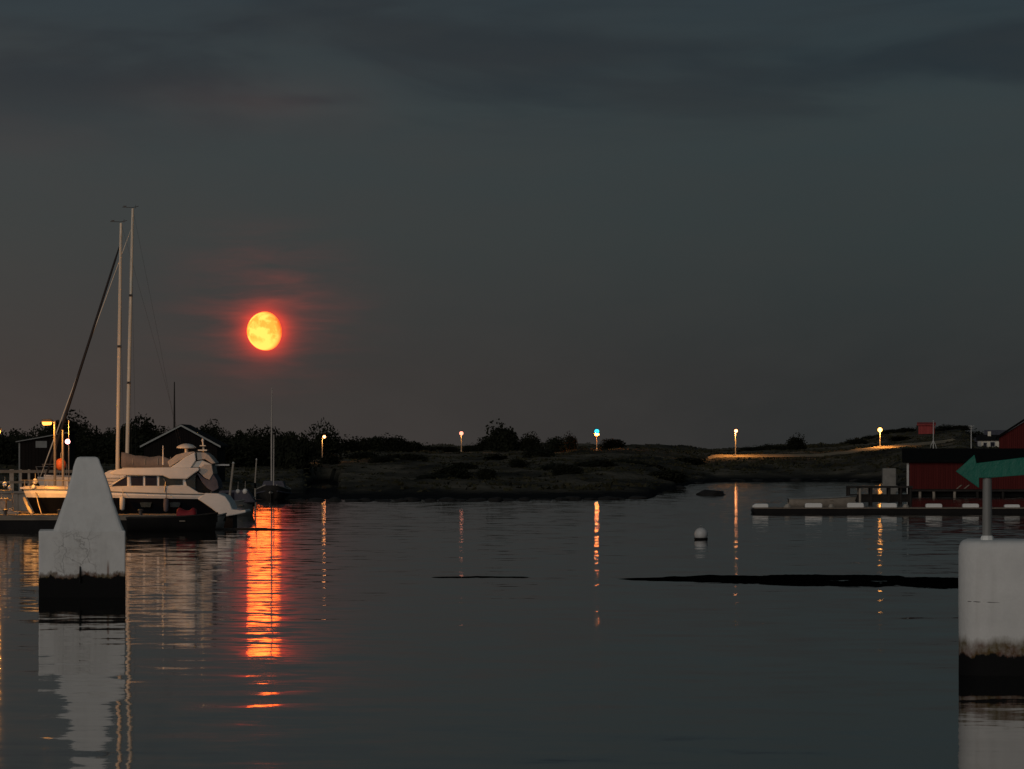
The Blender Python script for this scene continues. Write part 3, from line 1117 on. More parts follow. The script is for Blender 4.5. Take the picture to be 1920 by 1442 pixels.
def pontoon_left():
    d0, d1 = 163.0, 166.2
    k = F / d0
    x0, x1 = (-260 - CX) / k, (362 - CX) / k
    root = empty('pontoon', (x0, d0, 0))
    L = x1 - x0
    n = int(L / .145)
    plank = None
    # deck planks across the pontoon; those in view are single pieces
    start = int(n * .38)
    for i in range(n):
        if i < start:
            continue
        if plank is None:
            plank = MB().box(0, .135, 0, 3.2, 0, .04).build('deck_plank', M['wood'], root)
            o = plank
        else:
            o = plank.copy()
            COL.objects.link(o)
        o.location = (i * .145, 0, .52 + random.uniform(-.004, .004))
    MB().box(0, start * .145 - .01, 0, 3.2, .52, .56).build('deck_end', M['wood'], root)
    MB().box(0, L, .0, .10, .36, .515).build('side_beam', M['wood'], root)
    MB().box(0, L, 3.1, 3.2, .36, .515).build('side_beam', M['wood_dark'], root)
    for i in range(6):
        xa = .1 + i * (L - .2) / 6
        MB().box(xa, xa + (L - .2) / 6 - .16, .12, 3.08, -.4, .358).build('float', M['wood_dark'], root, bevel=.05)
    MB().box(0, L, .06, .119, -.3, .359).build('skirt', M['black'], root)
    for p in (-120, 8, 110, 262):
        xb = (p - CX) / k - x0
        b = MB()
        b.lathe([(.07, 0), (.07, .14), (.11, .16), (.11, .20), (.03, .22)], (xb, .35, .56), 12)
        b.build('bollard', M['dark_steel'], root)
    tag(root, 'long timber pontoon in front of the motor cruiser', 'pontoon')


pontoon_left()


def lamp_post(px, head_y, d, label, base_z, power, head=True, col=AMBER, glow=14, side=-1, arm_len=.45, light_r=.12, floodw=.22):
    k = F / d
    root = empty('lamp_post', ((px - CX) / k, d, base_z))
    zh = EYE - (head_y - HY) / k - base_z
    MB().lathe([(.13, 0), (.13, .06), (.075, .10), (.065, .5)], n=10).build('base', M['pole_grey'], root)
    MB().tube([(0, 0, .4), (0, 0, zh * .6), (0, 0, zh + .05)], [.06, .052, .045], 10).build('pole', M['pole_grey'], root)
    MB().tube([(0, 0, zh), (side * arm_len * .5, 0, zh + .08), (side * arm_len, 0, zh + .09)], .03, 8).build('arm', M['pole_grey'], root)
    x0 = side * arm_len
    hous = MB()
    hous.prism([(x0 - floodw * 1.3, zh + .02), (x0 - floodw * 1.2, zh + .12), (x0 + floodw * .3, zh + .15), (x0 + floodw * .7, zh + .10), (x0 + floodw * .7, zh + .02)], -.13, .13)
    hous.build('lantern_housing', M['dark_steel'], root, bevel=.015)
    MB().prism([(x0 - floodw * 1.2, zh + .018), (x0 + floodw * .6, zh + .018), (x0 + floodw * .45, zh - .10), (x0 - floodw * .95, zh - .12)], -.115, .115).build('lens', emissive('sodium_lens', col, glow), root, bevel=.03)
    point_light(root, (x0 - .1, 0, zh - .22), col, power, light_r)
    tag(root, label, 'street lamp')
    return root


# a lamp on the pontoon just beyond the left edge and the one between the boats
lamp_post(-14, 808, 165.7, 'amber pontoon lamp at the very left edge of the view', .56, 1200, glow=5.0, side=1, arm_len=.22, floodw=.16)
fp = empty('finger_pontoon', ((-260 - CX) / F * 172.6, 172.6, 0))
Lf = (236 + 260) / F * 172.6
for i in range(int(Lf / .3)):
    MB().box(i * .3, i * .3 + .28, 0, 1.8, .50, .545).build('deck_plank', M['wood'], fp)
MB().box(0, Lf, .02, 1.78, -.3, .495).build('float', M['wood_dark'], fp)
tag(fp, 'narrow finger pontoon between the cruiser and the sailing yachts', 'pontoon')
lamp_post(103, 792, 173.2, 'amber lamp on a bent arm behind the cruiser bow', .545, 130, glow=5, arm_len=.26)


def quay_left():
    d = 192.0
    k = F / d
    x0, x1 = (-320 - CX) / k, (215 - CX) / k
    q = empty('stone_quay', (x0, d, 0))
    L = x1 - x0
    n = int(L / .9)
    for row in range(2):
        for i in range(n):
            a = i * .9 + (row % 2) * .45
            MB().box(a, a + .87, 0, .5, -.5 + row * .8, .28 + row * .8).build('stone', M['concrete'], q, bevel=.03, segs=1)
    MB().box(-.1, L + .5, .03, 8.0, -.5, 1.04).build('fill', M['concrete'], q)
    MB().box(-.1, L + .5, -.06, .6, 1.085, 1.2).build('coping', M['concrete'], q, bevel=.02, segs=1)
    tag(q, 'stone quay behind the left hand boats', 'quay')
    # rail on the quay
    f = empty('quay_fence', (x0, d + .3, 1.2))
    for p in (-60, -20, 20.5, 37.5, 53, 86, 118, 150):
        xa = (p - CX) / k - x0
        w = .10 if p == 20.5 else .055
        MB().box(xa - w, xa + w, -.05, .05, 0, .98).build('post', M['wood_pale'], f, bevel=.01, segs=1)
    MB().box((-100 - CX) / k - x0, (165 - CX) / k - x0, -.075, -.052, .82, .95).build('rail', M['wood'], f)
    MB().box((-100 - CX) / k - x0, (165 - CX) / k - x0, -.075, -.052, .35, .45).build('rail', M['wood'], f)
    tag(f, 'timber post and rail fence on the stone quay', 'fence')


quay_left()

# slim mast posts by the quay, one with a bright navigation light, one with an orange float hung on it
def slim_post(px, top, d, base_z, label, mat, r=.04, light=None, ball=None):
    k = F / d
    root = empty('signal_post', ((px - CX) / k, d, base_z))
    zt = EYE - (top - HY) / k - base_z
    MB().tube([(0, 0, 0), (0, 0, zt * .5), (0, 0, zt)], [r, r * .9, r * .7], 8).build('pole', M[mat], root)
    MB().box(-.12, .12, -.12, .12, -.02, .05).build('foot', M['dark_steel'], root)
    if light:
        py, col, s, rr = light
        z = EYE - (py - HY) / k - base_z
        pr = [(max(.002, rr * math.cos(a)), rr * math.sin(a)) for a in [-math.pi / 2 + math.pi * i / 8 for i in range(9)]]
        MB().lathe(pr, (-.04, -.08, z), 14).build('light', emissive('signal_glow', col, s), root, smooth=True)
        MB().box(-.09, .02, -.05, .0, z - .12, z + .12).build('light_bracket', M['dark_steel'], root)
    tag(root, label, 'post')


slim_post(118, 806, 173.4, .545, 'bare amber lit pole between the cruiser bow and the white beacon', 'wood_pale', .055)
slim_post(129, 788, 174.0, .545, 'thin pole carrying a bright pink white light', 'steel', .028, light=(828, (1.0, .42, .40), 9, .10))
k = F / 175.0
ob = empty('orange_float', ((114 - CX) / k, 175.0, 0))
pr = [(max(.002, .22 * math.cos(a)), .26 * math.sin(a)) for a in [-math.pi / 2 + math.pi * i / 10 for i in range(11)]]
ob.location = ((114 - CX) / k, 175.0, EYE - (871 - HY) / k)
MB().lathe(pr, n=18).build('float', M['orange_buoy'], ob, smooth=True)
MB().tube([(0, 0, .24), (0, 0, .45), (.05, 0, .60)], .014, 6).build('lanyard', M['rope'], ob)
tag(ob, 'orange ball float hanging behind the cruiser bow rail', 'float')


# ------------------------------------------------------------------ motor cruiser
def motor_cruiser():
    dn = 168.0
    k = F / dn
    beam = 1.5
    ox = 248
    root = empty('motor_cruiser', ((ox - CX) / k, dn + beam, 0))
    X = lambda p: (p - ox) / k
    Z = lambda p: EYE - (p - HY) / k
    st = [(36, .06, 918.5), (50, .40, 918), (80, .85, 918), (120, 1.15, 918.5), (170, 1.38, 920), (230, 1.48, 923), (300, 1.5, 925.5), (360, 1.5, 927), (405, 1.46, 927)]
    # dark lower hull
    sec, band, deck = [], [], []
    for p, hb, sy in st:
        zs, zd = Z(sy), Z(932.5 + max(0, (p - 200)) * .014)
        rake = max(0, (120 - p)) / 84
        x = X(p)
        xb = x + rake * .75
        keel = -.45
        pts = []
        for s in (1, -1):
            col = [(x + rake * .12, s * hb * .97, zd), (x + rake * .45, s * hb * .80, zd * .45), (xb, s * hb * .72, .02), (xb + .05, s * hb * .3, keel)]
            pts += col if s == 1 else col[::-1]
        sec.append(pts)
        b = []
        for s in (1, -1):
            col = [(x, s * hb, zs + .012), (x + rake * .05, s * (hb + .012), (zs + zd) / 2), (x + rake * .12, s * hb * .985, zd - .015)]
            b += col if s == 1 else col[::-1]
        band.append(b)
    MB().loft(sec).build('hull', M['navy_gel'], root, smooth=False)
    MB().loft(band).build('topside_band', M['white_gel'], root)
    # rubbing strake along the near and far sheer
    rb = MB()
    for s in (1, -1):
        rb.tube([(X(p), s * (hb + .015), Z(sy) + .0) for p, hb, sy in st], .028, 6)
    rb.build('rubbing_strake', M['rib_grey'], root)
    # stern quarters and swim platform
    q = [(384, 924.5), (410, 925.5), (423, 931), (431, 942), (436, 955), (452, 957), (461, 956), (462, 961), (445, 965), (425, 968.5), (410, 964), (396, 953), (380, 942), (370, 935.5)]
    MB().prism([(X(a), Z(c)) for a, c in q], -1.52, 1.52).build('stern_quarter', M['white_gel'], root, bevel=.04)
    MB().box(X(400), X(436), -1.3, 1.3, -.3, Z(965)).build('stern_bottom', M['black'], root)
    sp = MB()
    for yy in (-1.2, 0, 1.2):
        sp.box(X(440), X(459), yy - .15, yy + .15, Z(958.3), Z(956.5))
    sp.build('platform_tread', M['wood'], root)
    # hull windows in the dark side
    for a, bb in ((262, 284), (316, 338)):
        MB().prism([(X(a), Z(942)), (X(a + 3), Z(951)), (X(bb - 2), Z(951)), (X(bb), Z(942))], -1.475, -1.40).build('hull_window', M['glass_green'], root)
    # coaming and cabin
    MB().prism([(X(150), Z(921)), (X(196), Z(914)), (X(240), Z(911)), (X(352), Z(911)), (X(372), Z(923.5)), (X(388), Z(926)), (X(388), Z(929)), (X(160), Z(926))], -1.32, 1.32).build('coaming', M['cream_gel'], root, bevel=.03)
    # foredeck crown
    fd = []
    for p, hb, sy in st[:6]:
        zs = Z(sy)
        fd.append([(X(p), hb * .93, zs), (X(p), hb * .55, zs + .10), (X(p), 0, zs + .14), (X(p), -hb * .55, zs + .10), (X(p), -hb * .93, zs)])
    MB().loft(fd).build('foredeck', M['cream_gel'], root, smooth=True)
    wl = [(196, 913), (238, 890.5), (344, 890.5), (350, 896), (352, 912)]
    MB().prism([(X(a), Z(c)) for a, c in wl], -1.14, 1.14).build('cabin', M['white_gel'], root, bevel=.03)
    for outl, mt in (([(243.5, 893), (266.5, 893), (266.5, 911), (244.5, 911.5)], 'glass'),
                     ([(270.5, 892.5), (292.5, 892.5), (293, 911.5), (270.8, 911.5)], 'glass'),
                     ([(297, 892.5), (305, 892), (318, 897), (341, 898.5), (341.5, 909.5), (318, 910), (308, 912.5), (297, 912.5)], 'glass_green')):
        w = MB().prism([(X(a), Z(c)) for a, c in outl], -1.155, -1.10).build('side_window', M[mt], root)
    ws = [(205, 911.5), (236, 894), (239, 894), (239, 911.5)]
    MB().prism([(X(a), Z(c)) for a, c in ws], -1.15, -1.10).build('quarter_light', M['glass'], root)
    # raked windscreen panes across the front
    for i in range(3):
        y0 = -1.02 + i * .70
        a0, a1 = Vector((X(199), 0, Z(912.6))), Vector((X(236.5), 0, Z(892.6)))
        off = Vector((-.018, 0, .03))
        vs = [a0 + off + Vector((.06, y0, .03)), a1 + off + Vector((0, y0, 0)), a1 + off + Vector((0, y0 + .64, 0)), a0 + off + Vector((.06, y0 + .64, .03))]
        vs += [v - off * 1.4 for v in vs]
        MB().add(vs, [(0, 1, 2, 3), (7, 6, 5, 4), (0, 4, 5, 1), (1, 5, 6, 2), (2, 6, 7, 3), (3, 7, 4, 0)]).build('windscreen_pane', M['glass'], root)
    MB().tube([(X(207), -1.165, Z(911)), (X(222), -1.165, Z(901)), (X(237), -1.165, Z(892))], .018, 6).build('window_frame', M['mast'], root)
    MB().box(X(237), X(242), -1.17, -1.10, Z(921), Z(891.5)).build('window_pillar', M['white_gel'], root, bevel=.01, segs=1)
    # roof slab with rounded nose
    rs = [(206, 888), (208, 884.5), (216, 880.5), (236, 877.8), (300, 876.5), (372, 877), (374, 881), (361, 890), (350, 898.5), (318, 898), (305, 892.2), (240, 891.5), (212, 890.8)]
    MB().prism([(X(a), Z(c)) for a, c in rs], -1.34, 1.34).build('roof', M['white_gel'], root, bevel=.05, segs=3)
    # flybridge
    fb = [(317, 877.5), (334, 866), (346, 857), (364, 847.5), (366, 863), (358, 875), (356, 877.5)]
    MB().prism([(X(a), Z(c)) for a, c in fb], -1.10, 1.10).build('flybridge_coaming', M['white_gel'], root, bevel=.03)
    fs = [(367.5, 848), (384, 849), (392, 855), (403, 868.5), (396, 870), (383, 861), (368, 863)]
    MB().prism([(X(a), Z(c)) for a, c in fs], -1.0, 1.0).build('flybridge_canopy', M['canvas_white'], root, bevel=.03)
    fc = [(312, 866), (328, 853), (346, 848), (364, 846.5), (346, 857), (330, 867), (316, 876)]
    MB().prism([(X(a), Z(c)) for a, c in fc], -.95, .95).build('flybridge_cover', M['canvas_white'], root, bevel=.03)
    st2 = [(356, 867), (378, 863), (396, 871), (382, 876.5), (352, 876.5)]
    MB().prism([(X(a), Z(c)) for a, c in st2], -1.0, 1.0).build('flybridge_seat', M['cream_gel'], root, bevel=.03)
    # radar dome and light mast
    c = (X(344), 0, Z(841))
    MB().lathe([(.24, 0), (.40, .02), (.38, .07), (.26, .15), (.10, .19), (.02, .20)], c, 20).build('radar_dome', M['cream_gel'], root, smooth=True)
    MB().tube([(X(344), 0, Z(849)), (X(344), 0, Z(841))], .07, 8).build('radar_foot', M['cream_gel'], root)
    lm = MB()
    lm.tube([(X(377), 0, Z(850)), (X(376), 0, Z(836)), (X(375), 0, Z(827))], [.05, .035, .03], 8)
    lm.box(X(370), X(381), -.25, .25, Z(836.5), Z(834.8))
    lm.box(X(367), X(384), -.35, .35, Z(845.5), Z(843))
    lm.build('light_mast', M['mast'], root)
    MB().lathe([(.045, 0), (.055, .06), (.03, .12)], (X(375), 0, Z(828)), 10).build('masthead_lantern', M['white_gel'], root)
    # cockpit canopy: canvas panels
    MB().prism([(X(a), Z(c)) for a, c in [(369, 882), (381, 871), (396, 871), (399, 888), (392, 900), (383, 896)]], -1.22, 1.22).build('canopy_top_panel', M['canvas_white'], root, bevel=.02)
    MB().prism([(X(a), Z(c)) for a, c in [(367, 884), (382.5, 897), (392, 901), (399, 889), (407, 902), (409, 916), (398, 922), (388, 916), (378, 905)]], -1.20, 1.20).build('canopy_side_panel', M['canvas_grey'], root, bevel=.02)
    MB().prism([(X(a), Z(c)) for a, c in [(346, 899), (356, 891), (366, 889), (364, 922), (352, 922)]], -1.21, -1.12).build('cockpit_side_screen', M['glass_green'], root)
    MB().prism([(X(a), Z(c)) for a, c in [(366, 892), (378, 906), (388, 917), (396, 922.5), (366, 923)]], -1.10, 1.10).build('painted_cockpit_shade', M['black'], root)  # black block, stands in for the shade inside the cockpit opening
    MB().box(X(401), X(427), -.6, -.3, Z(873.5), Z(870.5)).build('davit_arm', M['trim'], root)
    # bow rail
    br = MB()
    rail = []
    for p, hb, sy in [(38, .06, 918), (50, .36, 918), (80, .80, 918), (120, 1.08, 918.5), (160, 1.25, 920), (200, 1.30, 921)]:
        rail.append((p, hb, sy))
    for s in (1, -1):
        br.tube([(X(p) - (.12 if p < 45 else 0), s * hb, Z(sy) + .36) for p, hb, sy in rail], .016, 6)
        for p, hb, sy in rail:
            br.tube([(X(p), s * hb, Z(sy)), (X(p), s * hb, Z(sy) + .36)], .013, 6)
    br.build('bow_rail', M['steel'], root)
    MB().box(X(30), X(48), -.09, .09, Z(918) + .02, Z(914)).build('anchor_roller', M['steel'], root)
    # side grab rails, horn light
    MB().tube([(X(308), -1.33, Z(923)), (X(310), -1.34, Z(904)), (X(306), -1.34, Z(897))], .022, 6).build('grab_rail', M['steel'], root)
    MB().lathe([(.03, 0), (.04, .06), (.03, .10), (.015, .78)], (X(301), -.3, Z(846) - .55), 8).build('aerial', M['white_gel'], root)
    for p, y_ in ((230, 931), (312, 934)):
        f = MB()
        pr = [(.03, -.30), (.10, -.24), (.115, 0), (.10, .20), (.03, .27)]
        f.lathe(pr, (X(p), -1.62, Z(y_) - .25), 12)
        f.tube([(X(p), -1.62, Z(y_)), (X(p), -1.52, Z(915))], .012, 5)
        f.build('fender', M['trim'] if p < 300 else M['canvas_grey'], root, smooth=True)
    tag(root, 'white motor cruiser with dark hull sides and flybridge at the pontoon', 'motor boat')
    # mooring lines from the bow down to the pontoon
    b0 = Vector((X(62) + root.location.x, dn + beam - .55, Z(924)))
    b1 = Vector(((78 - CX) / F * 163.6, 163.6, .58))
    r = MB()
    r.tube([b0, b0.lerp(b1, .5) + Vector((0, 0, -.06)), b1], .022, 6)
    tag(r.build('bow_line', M['rope']), 'pale rope from the cruiser bow straight down to the pontoon', 'rope')
    c0 = Vector((X(37) + root.location.x, dn + beam, Z(935)))
    c1 = Vector(((60 - CX) / F * 164.2, 164.2, .57))
    r = MB()
    m1 = c0.lerp(c1, .45) + Vector((0, 0, -.04))
    r.tube([c0, c0.lerp(m1, .5), m1], [.05, .065, .05], 8)
    r.tube([m1, m1.lerp(c1, .4), c1], [.05, .07, .045], 8)
    tag(r.build('anchor_chain_cover', M['rope']), 'thick pale padded mooring line slanting from the cruiser stem', 'rope')


motor_cruiser()


# ------------------------------------------------------------------ sailing boats behind the cruiser
def sail_yacht(name, px_mast, top, d, bow_px, bow_y, stay_top, jib_mat, jib_r, label, boom=True, lean=0.0, stern_px=360, spreaders=(.42, .68)):
    k = F / d
    root = empty(name, ((px_mast - CX) / k, d, 0))
    X = lambda p: (p - px_mast) / k
    Z = lambda p: EYE - (p - HY) / k
    xb, xs = X(bow_px), X(stern_px)
    zb = Z(bow_y)
    st = []
    for i in range(9):
        t = i / 8
        x = xb + (xs - xb) * t
        hb = 1.35 * math.sin(math.pi * min(1, .08 + t * .62)) ** .8
        zs = zb - .25 * t + .12 * t * t
        st.append((x, hb * (1 if t > 0 else .1), zs))
    sec, dk = [], []
    for i, (x, hb, zs) in enumerate(st):
        rake = max(0, 1 - i / 2) * .6
        pts = []
        for s in (1, -1):
            col = [(x, s * hb, zs), (x + rake * .6, s * hb * .92, zs * .45), (x + rake, s * hb * .7, 0), (x + rake + .1, s * hb * .15, -.35)]
            pts += col if s == 1 else col[::-1]
        sec.append(pts)
        dk.append([(x + .01, hb * .98, zs + .01), (x + .01, 0, zs + .07), (x + .01, -hb * .98, zs + .01)])
    MB().loft(sec).build('hull', M['cream_gel'], root)
    MB().loft(dk).build('deck', M['white_gel'], root)
    zd = zb - .08
    MB().prism([(-1.1, zd), (-.4, zd + .34), (1.8, zd + .36), (2.3, zd)], -.7, .7).build('coachroof', M['white_gel'], root, bevel=.05)
    for xx in (-.1, .7, 1.3):
        MB().box(xx, xx + .4, -.715, -.69, zd + .13, zd + .25).build('cabin_window', M['glass'], root)
    zt = Z(top)
    mz0 = zd + .3
    MB().tube([(-lean, 0, mz0), (-lean * .5, 0, (mz0 + zt) / 2), (0, 0, zt)], [.085, .08, .055], 10).build('mast', M['mast'], root)
    sp = MB()
    for f in spreaders:
        sp = MB()
        z = mz0 + (zt - mz0) * f
        xm = -lean * (1 - f)
        sp.tube([(xm, -.75, z), (xm, 0, z + .04), (xm, .75, z)], .02, 6)
        sp.box(xm - .075, xm + .075, -.09, .09, z - .03, z + .07)
        sp.build('spreader', M['dark_steel'], root)
    rg = MB()
    for s in (1, -1):
        z = mz0 + (zt - mz0) * spreaders[-1]
        rg.tube([(0, 0, zt - .1), (-lean * .3, s * .75, z), (.05, s * 1.1, zd)], .004, 5)
    rg.tube([(0, 0, zt), (xs * .5, 0, (zt + zb) / 2), (xs - .1, 0, zb)], .004, 5)
    rg.build('shroud', M['dark_steel'], root)
    # furled foresail
    a = Vector((-.05 - lean * .1, 0, Z(stay_top)))
    b = Vector((xb + .12, 0, zb + .05))
    MB().tube([a, a.lerp(b, .06), a.lerp(b, .5), a.lerp(b, .9), b], [jib_r * .4, jib_r * .8, jib_r, jib_r * 1.25, jib_r * .7], 8).build('furled_foresail', M[jib_mat], root, smooth=True)
    if boom:
        zo = Z(873)
        xe = X(334)
        MB().tube([(.05, 0, zo - .12), (xe * .5, 0, zo - .12), (xe, 0, zo - .10)], .06, 8).build('boom', M['mast'], root)
        sec = []
        for i in range(13):
            t = i / 12
            x = .02 + (xe - .05) * t
            top_z = lerp_table([(0, Z(848)), (.12, Z(851)), (.4, Z(856)), (.75, Z(856)), (.93, Z(862)), (1, Z(868))], t)
            bot = Z(876.5)
            wv = .03 * math.sin(t * 21)
            h = top_z - bot + wv
            w = .22 * (1 - .3 * t)
            sec.append([(x, -w * .3, bot), (x, -w, bot + h * .25), (x, -w * .8, bot + h * .6), (x, -w * .25, bot + h), (x, w * .25, bot + h), (x, w * .8, bot + h * .6), (x, w, bot + h * .25), (x, w * .3, bot)])
        MB().loft(sec).build('sail_cover', M['canvas'], root, smooth=True)
        for t in (.2, .42, .64, .86):
            x = .02 + xe * t
            MB().tube([(x, -.24, Z(871)), (x, -.16, Z(861)), (x, 0, Z(857))], .014, 5).build('sail_tie', M['rope'], root)
    # masthead instruments
    mh = MB()
    mh.tube([(-.45, 0, zt + .06), (0, 0, zt + .04), (.25, 0, zt + .10)], .012, 5)
    mh.tube([(.12, 0, zt), (.12, 0, zt + .16)], .010, 5)
    mh.box(-.40, -.28, -.02, .02, zt + .04, zt + .12)
    mh.build('wind_vane', M['dark_steel'], root)
    # pushpit and pulpit
    pp = MB()
    for s in (1, -1):
        pp.tube([(xb + .1, s * .1, zb), (xb - .05, s * .15, zb + .5), (xb + .9, s * .55, zb + .5), (xb + .9, s * .55, zb)], .015, 6)
    pp.build('pulpit', M['steel'], root)
    tag(root, label, 'sailing boat')


sail_yacht('sailing_yacht', 227, 418, 177.5, 82, 893, 462, 'sail_dark', .055, 'sailing yacht with the shorter left mast and black furled foresail', True, lean=.15, spreaders=(.50,))
sail_yacht('sailing_yacht', 249, 391, 182.5, 70, 897, 430, 'mast', .022, 'sailing yacht with the taller right mast behind the cruiser', False, lean=.26, stern_px=350, spreaders=(.34, .67))

# dark inflatable tender with red cover at the end of the pontoon, and a grey dinghy
def small_boat(name, px0, px1, d, z_sheer, hb, hull, label, inner='wood_dark', flip=False, rz=0.0, rim='rib_grey'):
    k = F / d
    cxp = (px0 + px1) / 2
    root = empty(name, ((cxp - CX) / k, d, 0), rz)
    L = (px1 - px0) / k
    sec, ins = [], []
    for i in range(11):
        t = i / 10
        x = -L / 2 + L * t
        w = hb * min(1, (math.sin(math.pi * min(1, (.30 + .70 * t))) ** .6 if t > 0 else .86)) if t < 1 else .02
        w = max(w, .02)
        zs = z_sheer * (1 + .35 * t ** 2.5)
        pts, q = [], []
        for s in (1, -1):
            c = [(x, s * w, zs), (x - .05 * t, s * w * .9, zs * .4), (x - .12 * t, s * w * .6, -.08), (x - .15 * t, 0, -.18)]
            pts += c if s == 1 else c[::-1][1:]
        sec.append(pts)
        ins.append([(x, w * .9, zs + .004), (x, w * .6, zs * .5), (x, -w * .6, zs * .5), (x, -w * .9, zs + .004)])
    MB().loft(sec, cap=False).build('hull', M[hull], root, smooth=True)
    MB().loft(ins, cap=False).build('inner_floor', M[inner], root, smooth=True)
    g = MB()
    for s in (0, -1):
        g.tube([p[s] for p in sec], .035, 6)
    g.tube([sec[0][0], sec[0][-1]], .035, 6)
    g.build('gunwale', M[rim], root)
    for t in (-.22, .12):
        MB().box(L * t - .11, L * t + .11, -hb * .85, hb * .85, z_sheer * .72, z_sheer * .80).build('thwart', M['wood'], root)
    tag(root, label, 'boat')
    return root


small_boat('rowing_boat', 240, 408, 160.4, .50, .75, 'black', 'low black open boat lying along the front of the pontoon', rim='wood_dark')
small_boat('dinghy', 364, 424, 171.5 - 5, .42, .62, 'rib_grey', 'small grey dinghy tied at the pontoon end beneath the cruiser stern')
kR = F / 160.6
rc = MB()
sec = []
for i in range(9):
    t = i / 8
    x = (333 + 35 * t - CX) / kR
    h = .30 + .05 * math.sin(t * 9)
    sec.append([(x, 160.1, .52), (x, 160.05, .52 + h * .6), (x, 160.3, .52 + h * (.95 + .1 * math.sin(i * 2.1))), (x, 160.8, .52 + h * .9), (x, 161.0, .50)])
o = rc.loft(sec).build('red_tarpaulin', M['red_cover'], smooth=True)
tag(o, 'crumpled red tarpaulin bundle on the black open boat', 'tarpaulin')

# clutter on the pontoon at the left edge
kP = F / 164.0
bx = empty('storage_chest', ((4 - CX) / kP, 164.6, .56))
MB().box(-.5, .10, 0, .5, 0, .10).build('plinth', M['wood_pale'], bx, bevel=.01, segs=1)
MB().box(-.46, .06, .03, .47, .10, .55).build('body', M['wood_pale'], bx, bevel=.015, segs=1)
MB().box(-.5, .12, -.02, .52, .55, .62).build('lid', M['wood_pale'], bx, bevel=.015, segs=1)
tag(bx, 'amber lit timber chest on the pontoon at the left edge', 'chest')
st = empty('gangway_step', ((20 - CX) / kP, 164.6, .56))
MB().box(-.24, .26, 0, .5, 0, .12).build('tread', M['wood_pale'], st, bevel=.01, segs=1)
MB().box(-.24, .0, .02, .48, .12, .22).build('tread', M['wood_pale'], st, bevel=.01, segs=1)
tag(st, 'low timber boarding step beside the chest on the pontoon', 'step')

for px, py, dd, r_, nm in ((66, 902.5, 169.2, .105, 'bright ball fender hung on the cruiser bow rail, upper one'), (63, 913, 168.9, .085, 'small bright ball fender hung on the cruiser bow rail, lower one'),
                        (9, 908, 164.6, .09, 'pale ball fender on the pontoon at the left edge, upper one'), (18, 914, 164.4, .07, 'pale ball fender on the pontoon at the left edge, lower one')):
    o = empty('ball_fender', at(px, py, dd))
    pr = [(max(.002, r_ * math.cos(a)), r_ * 1.05 * math.sin(a)) for a in [-math.pi / 2 + math.pi * i / 8 for i in range(9)]]
    MB().lathe(pr, n=14).build('ball', M['float_white'], o, smooth=True)
    MB().tube([(0, 0, r_ * .9), (0, .05, r_ + .2)], .010, 5).build('lanyard', M['rope'], o)
    tag(o, nm, 'fender')
rk = empty('fender_rack', ((13 - CX) / F * 164.9, 164.9, .56))
for xx in (-.62, -.2, .22):
    MB().tube([(xx, 0, 0), (xx, 0, .95)], .022, 6).build('upright', M['steel'], rk)
for zz_ in (.55, .93):
    MB().tube([(-.65, 0, zz_), (.25, 0, zz_)], .018, 6).build('rail', M['steel'], rk)
tag(rk, 'low tubular steel rack standing on the pontoon at the left edge', 'rack')

# loose mooring line floating on the water by the cruiser stern
fl = MB()
pts = []
for i in range(25):
    t = i / 24
    px = 372 + 190 * t
    d = 162.6 + .5 * math.sin(t * 5)
    pts.append(((px - CX) / F * d, d, .012 + .012 * math.sin(t * 13)))
fl.tube(pts, [.07] * 14 + [.07 - .0055 * i for i in range(11)], 6)
tag(fl.build('floating_line', M['rope_dark']), 'thin dark line floating across the moon reflection', 'rope')

# small leaning mooring pole beyond the cruiser stern and the boats on the moorings behind it
def mooring_pole(px0, py0, px1, py1, d, label, r=.06):
    k = F / d
    a = at(px0, py0, d)
    b = at(px1, py1, d)
    root = empty('mooring_pole', (b.x, d, -.6))
    v0 = Vector((0, 0, 0))
    v1 = Vector((b.x - root.location.x, 0, b.z + .6))
    v2 = Vector((a.x - root.location.x, 0, a.z + .6))
    MB().tube([v0, v1, v2], [r, r, r * .85], 10).build('shaft', M['wood_pale'], root)
    MB().tube([v2, v2 + Vector((0, 0, .07))], [r * 1.2, r * .5], 10).build('top_cap', M['trim'], root)
    MB().tube([v1 + Vector((0, 0, -.4)), v1 + Vector((0, 0, -.1))], [r * 1.15, r * 1.15], 10).build('weed_collar', M['weed'], root)
    tag(root, label, 'pole')


mooring_pole(437.5, 869, 431, 928, 196, 'pale leaning mooring pole behind the cruiser stern')
mooring_pole(481, 862, 478.5, 902, 236, 'thin pole left of the stern of the double ended sailboat', .045)


def open_launch(px0, px1, d, label, cab=None):
    r = small_boat('moored_launch', px0, px1, d, .62, .9, 'rib_grey', label)
    k = F / d
    if cab:
        MB().prism([(-1.0, .55), (-.8, 1.15), (.5, 1.2), (.9, .6)], -.65, .65).build('cuddy', M['canvas_grey'], r, bevel=.05)
        MB().prism([(-.7, .72), (-.62, 1.05), (-.1, 1.07), (-.1, .72)], -.665, -.64).build('cuddy_window', M['glass'], r)
    MB().tube([(-1.2, 0, .6), (-1.3, 0, 2.0)], .025, 6).build('flag_staff', M['mast'], r)
    return r


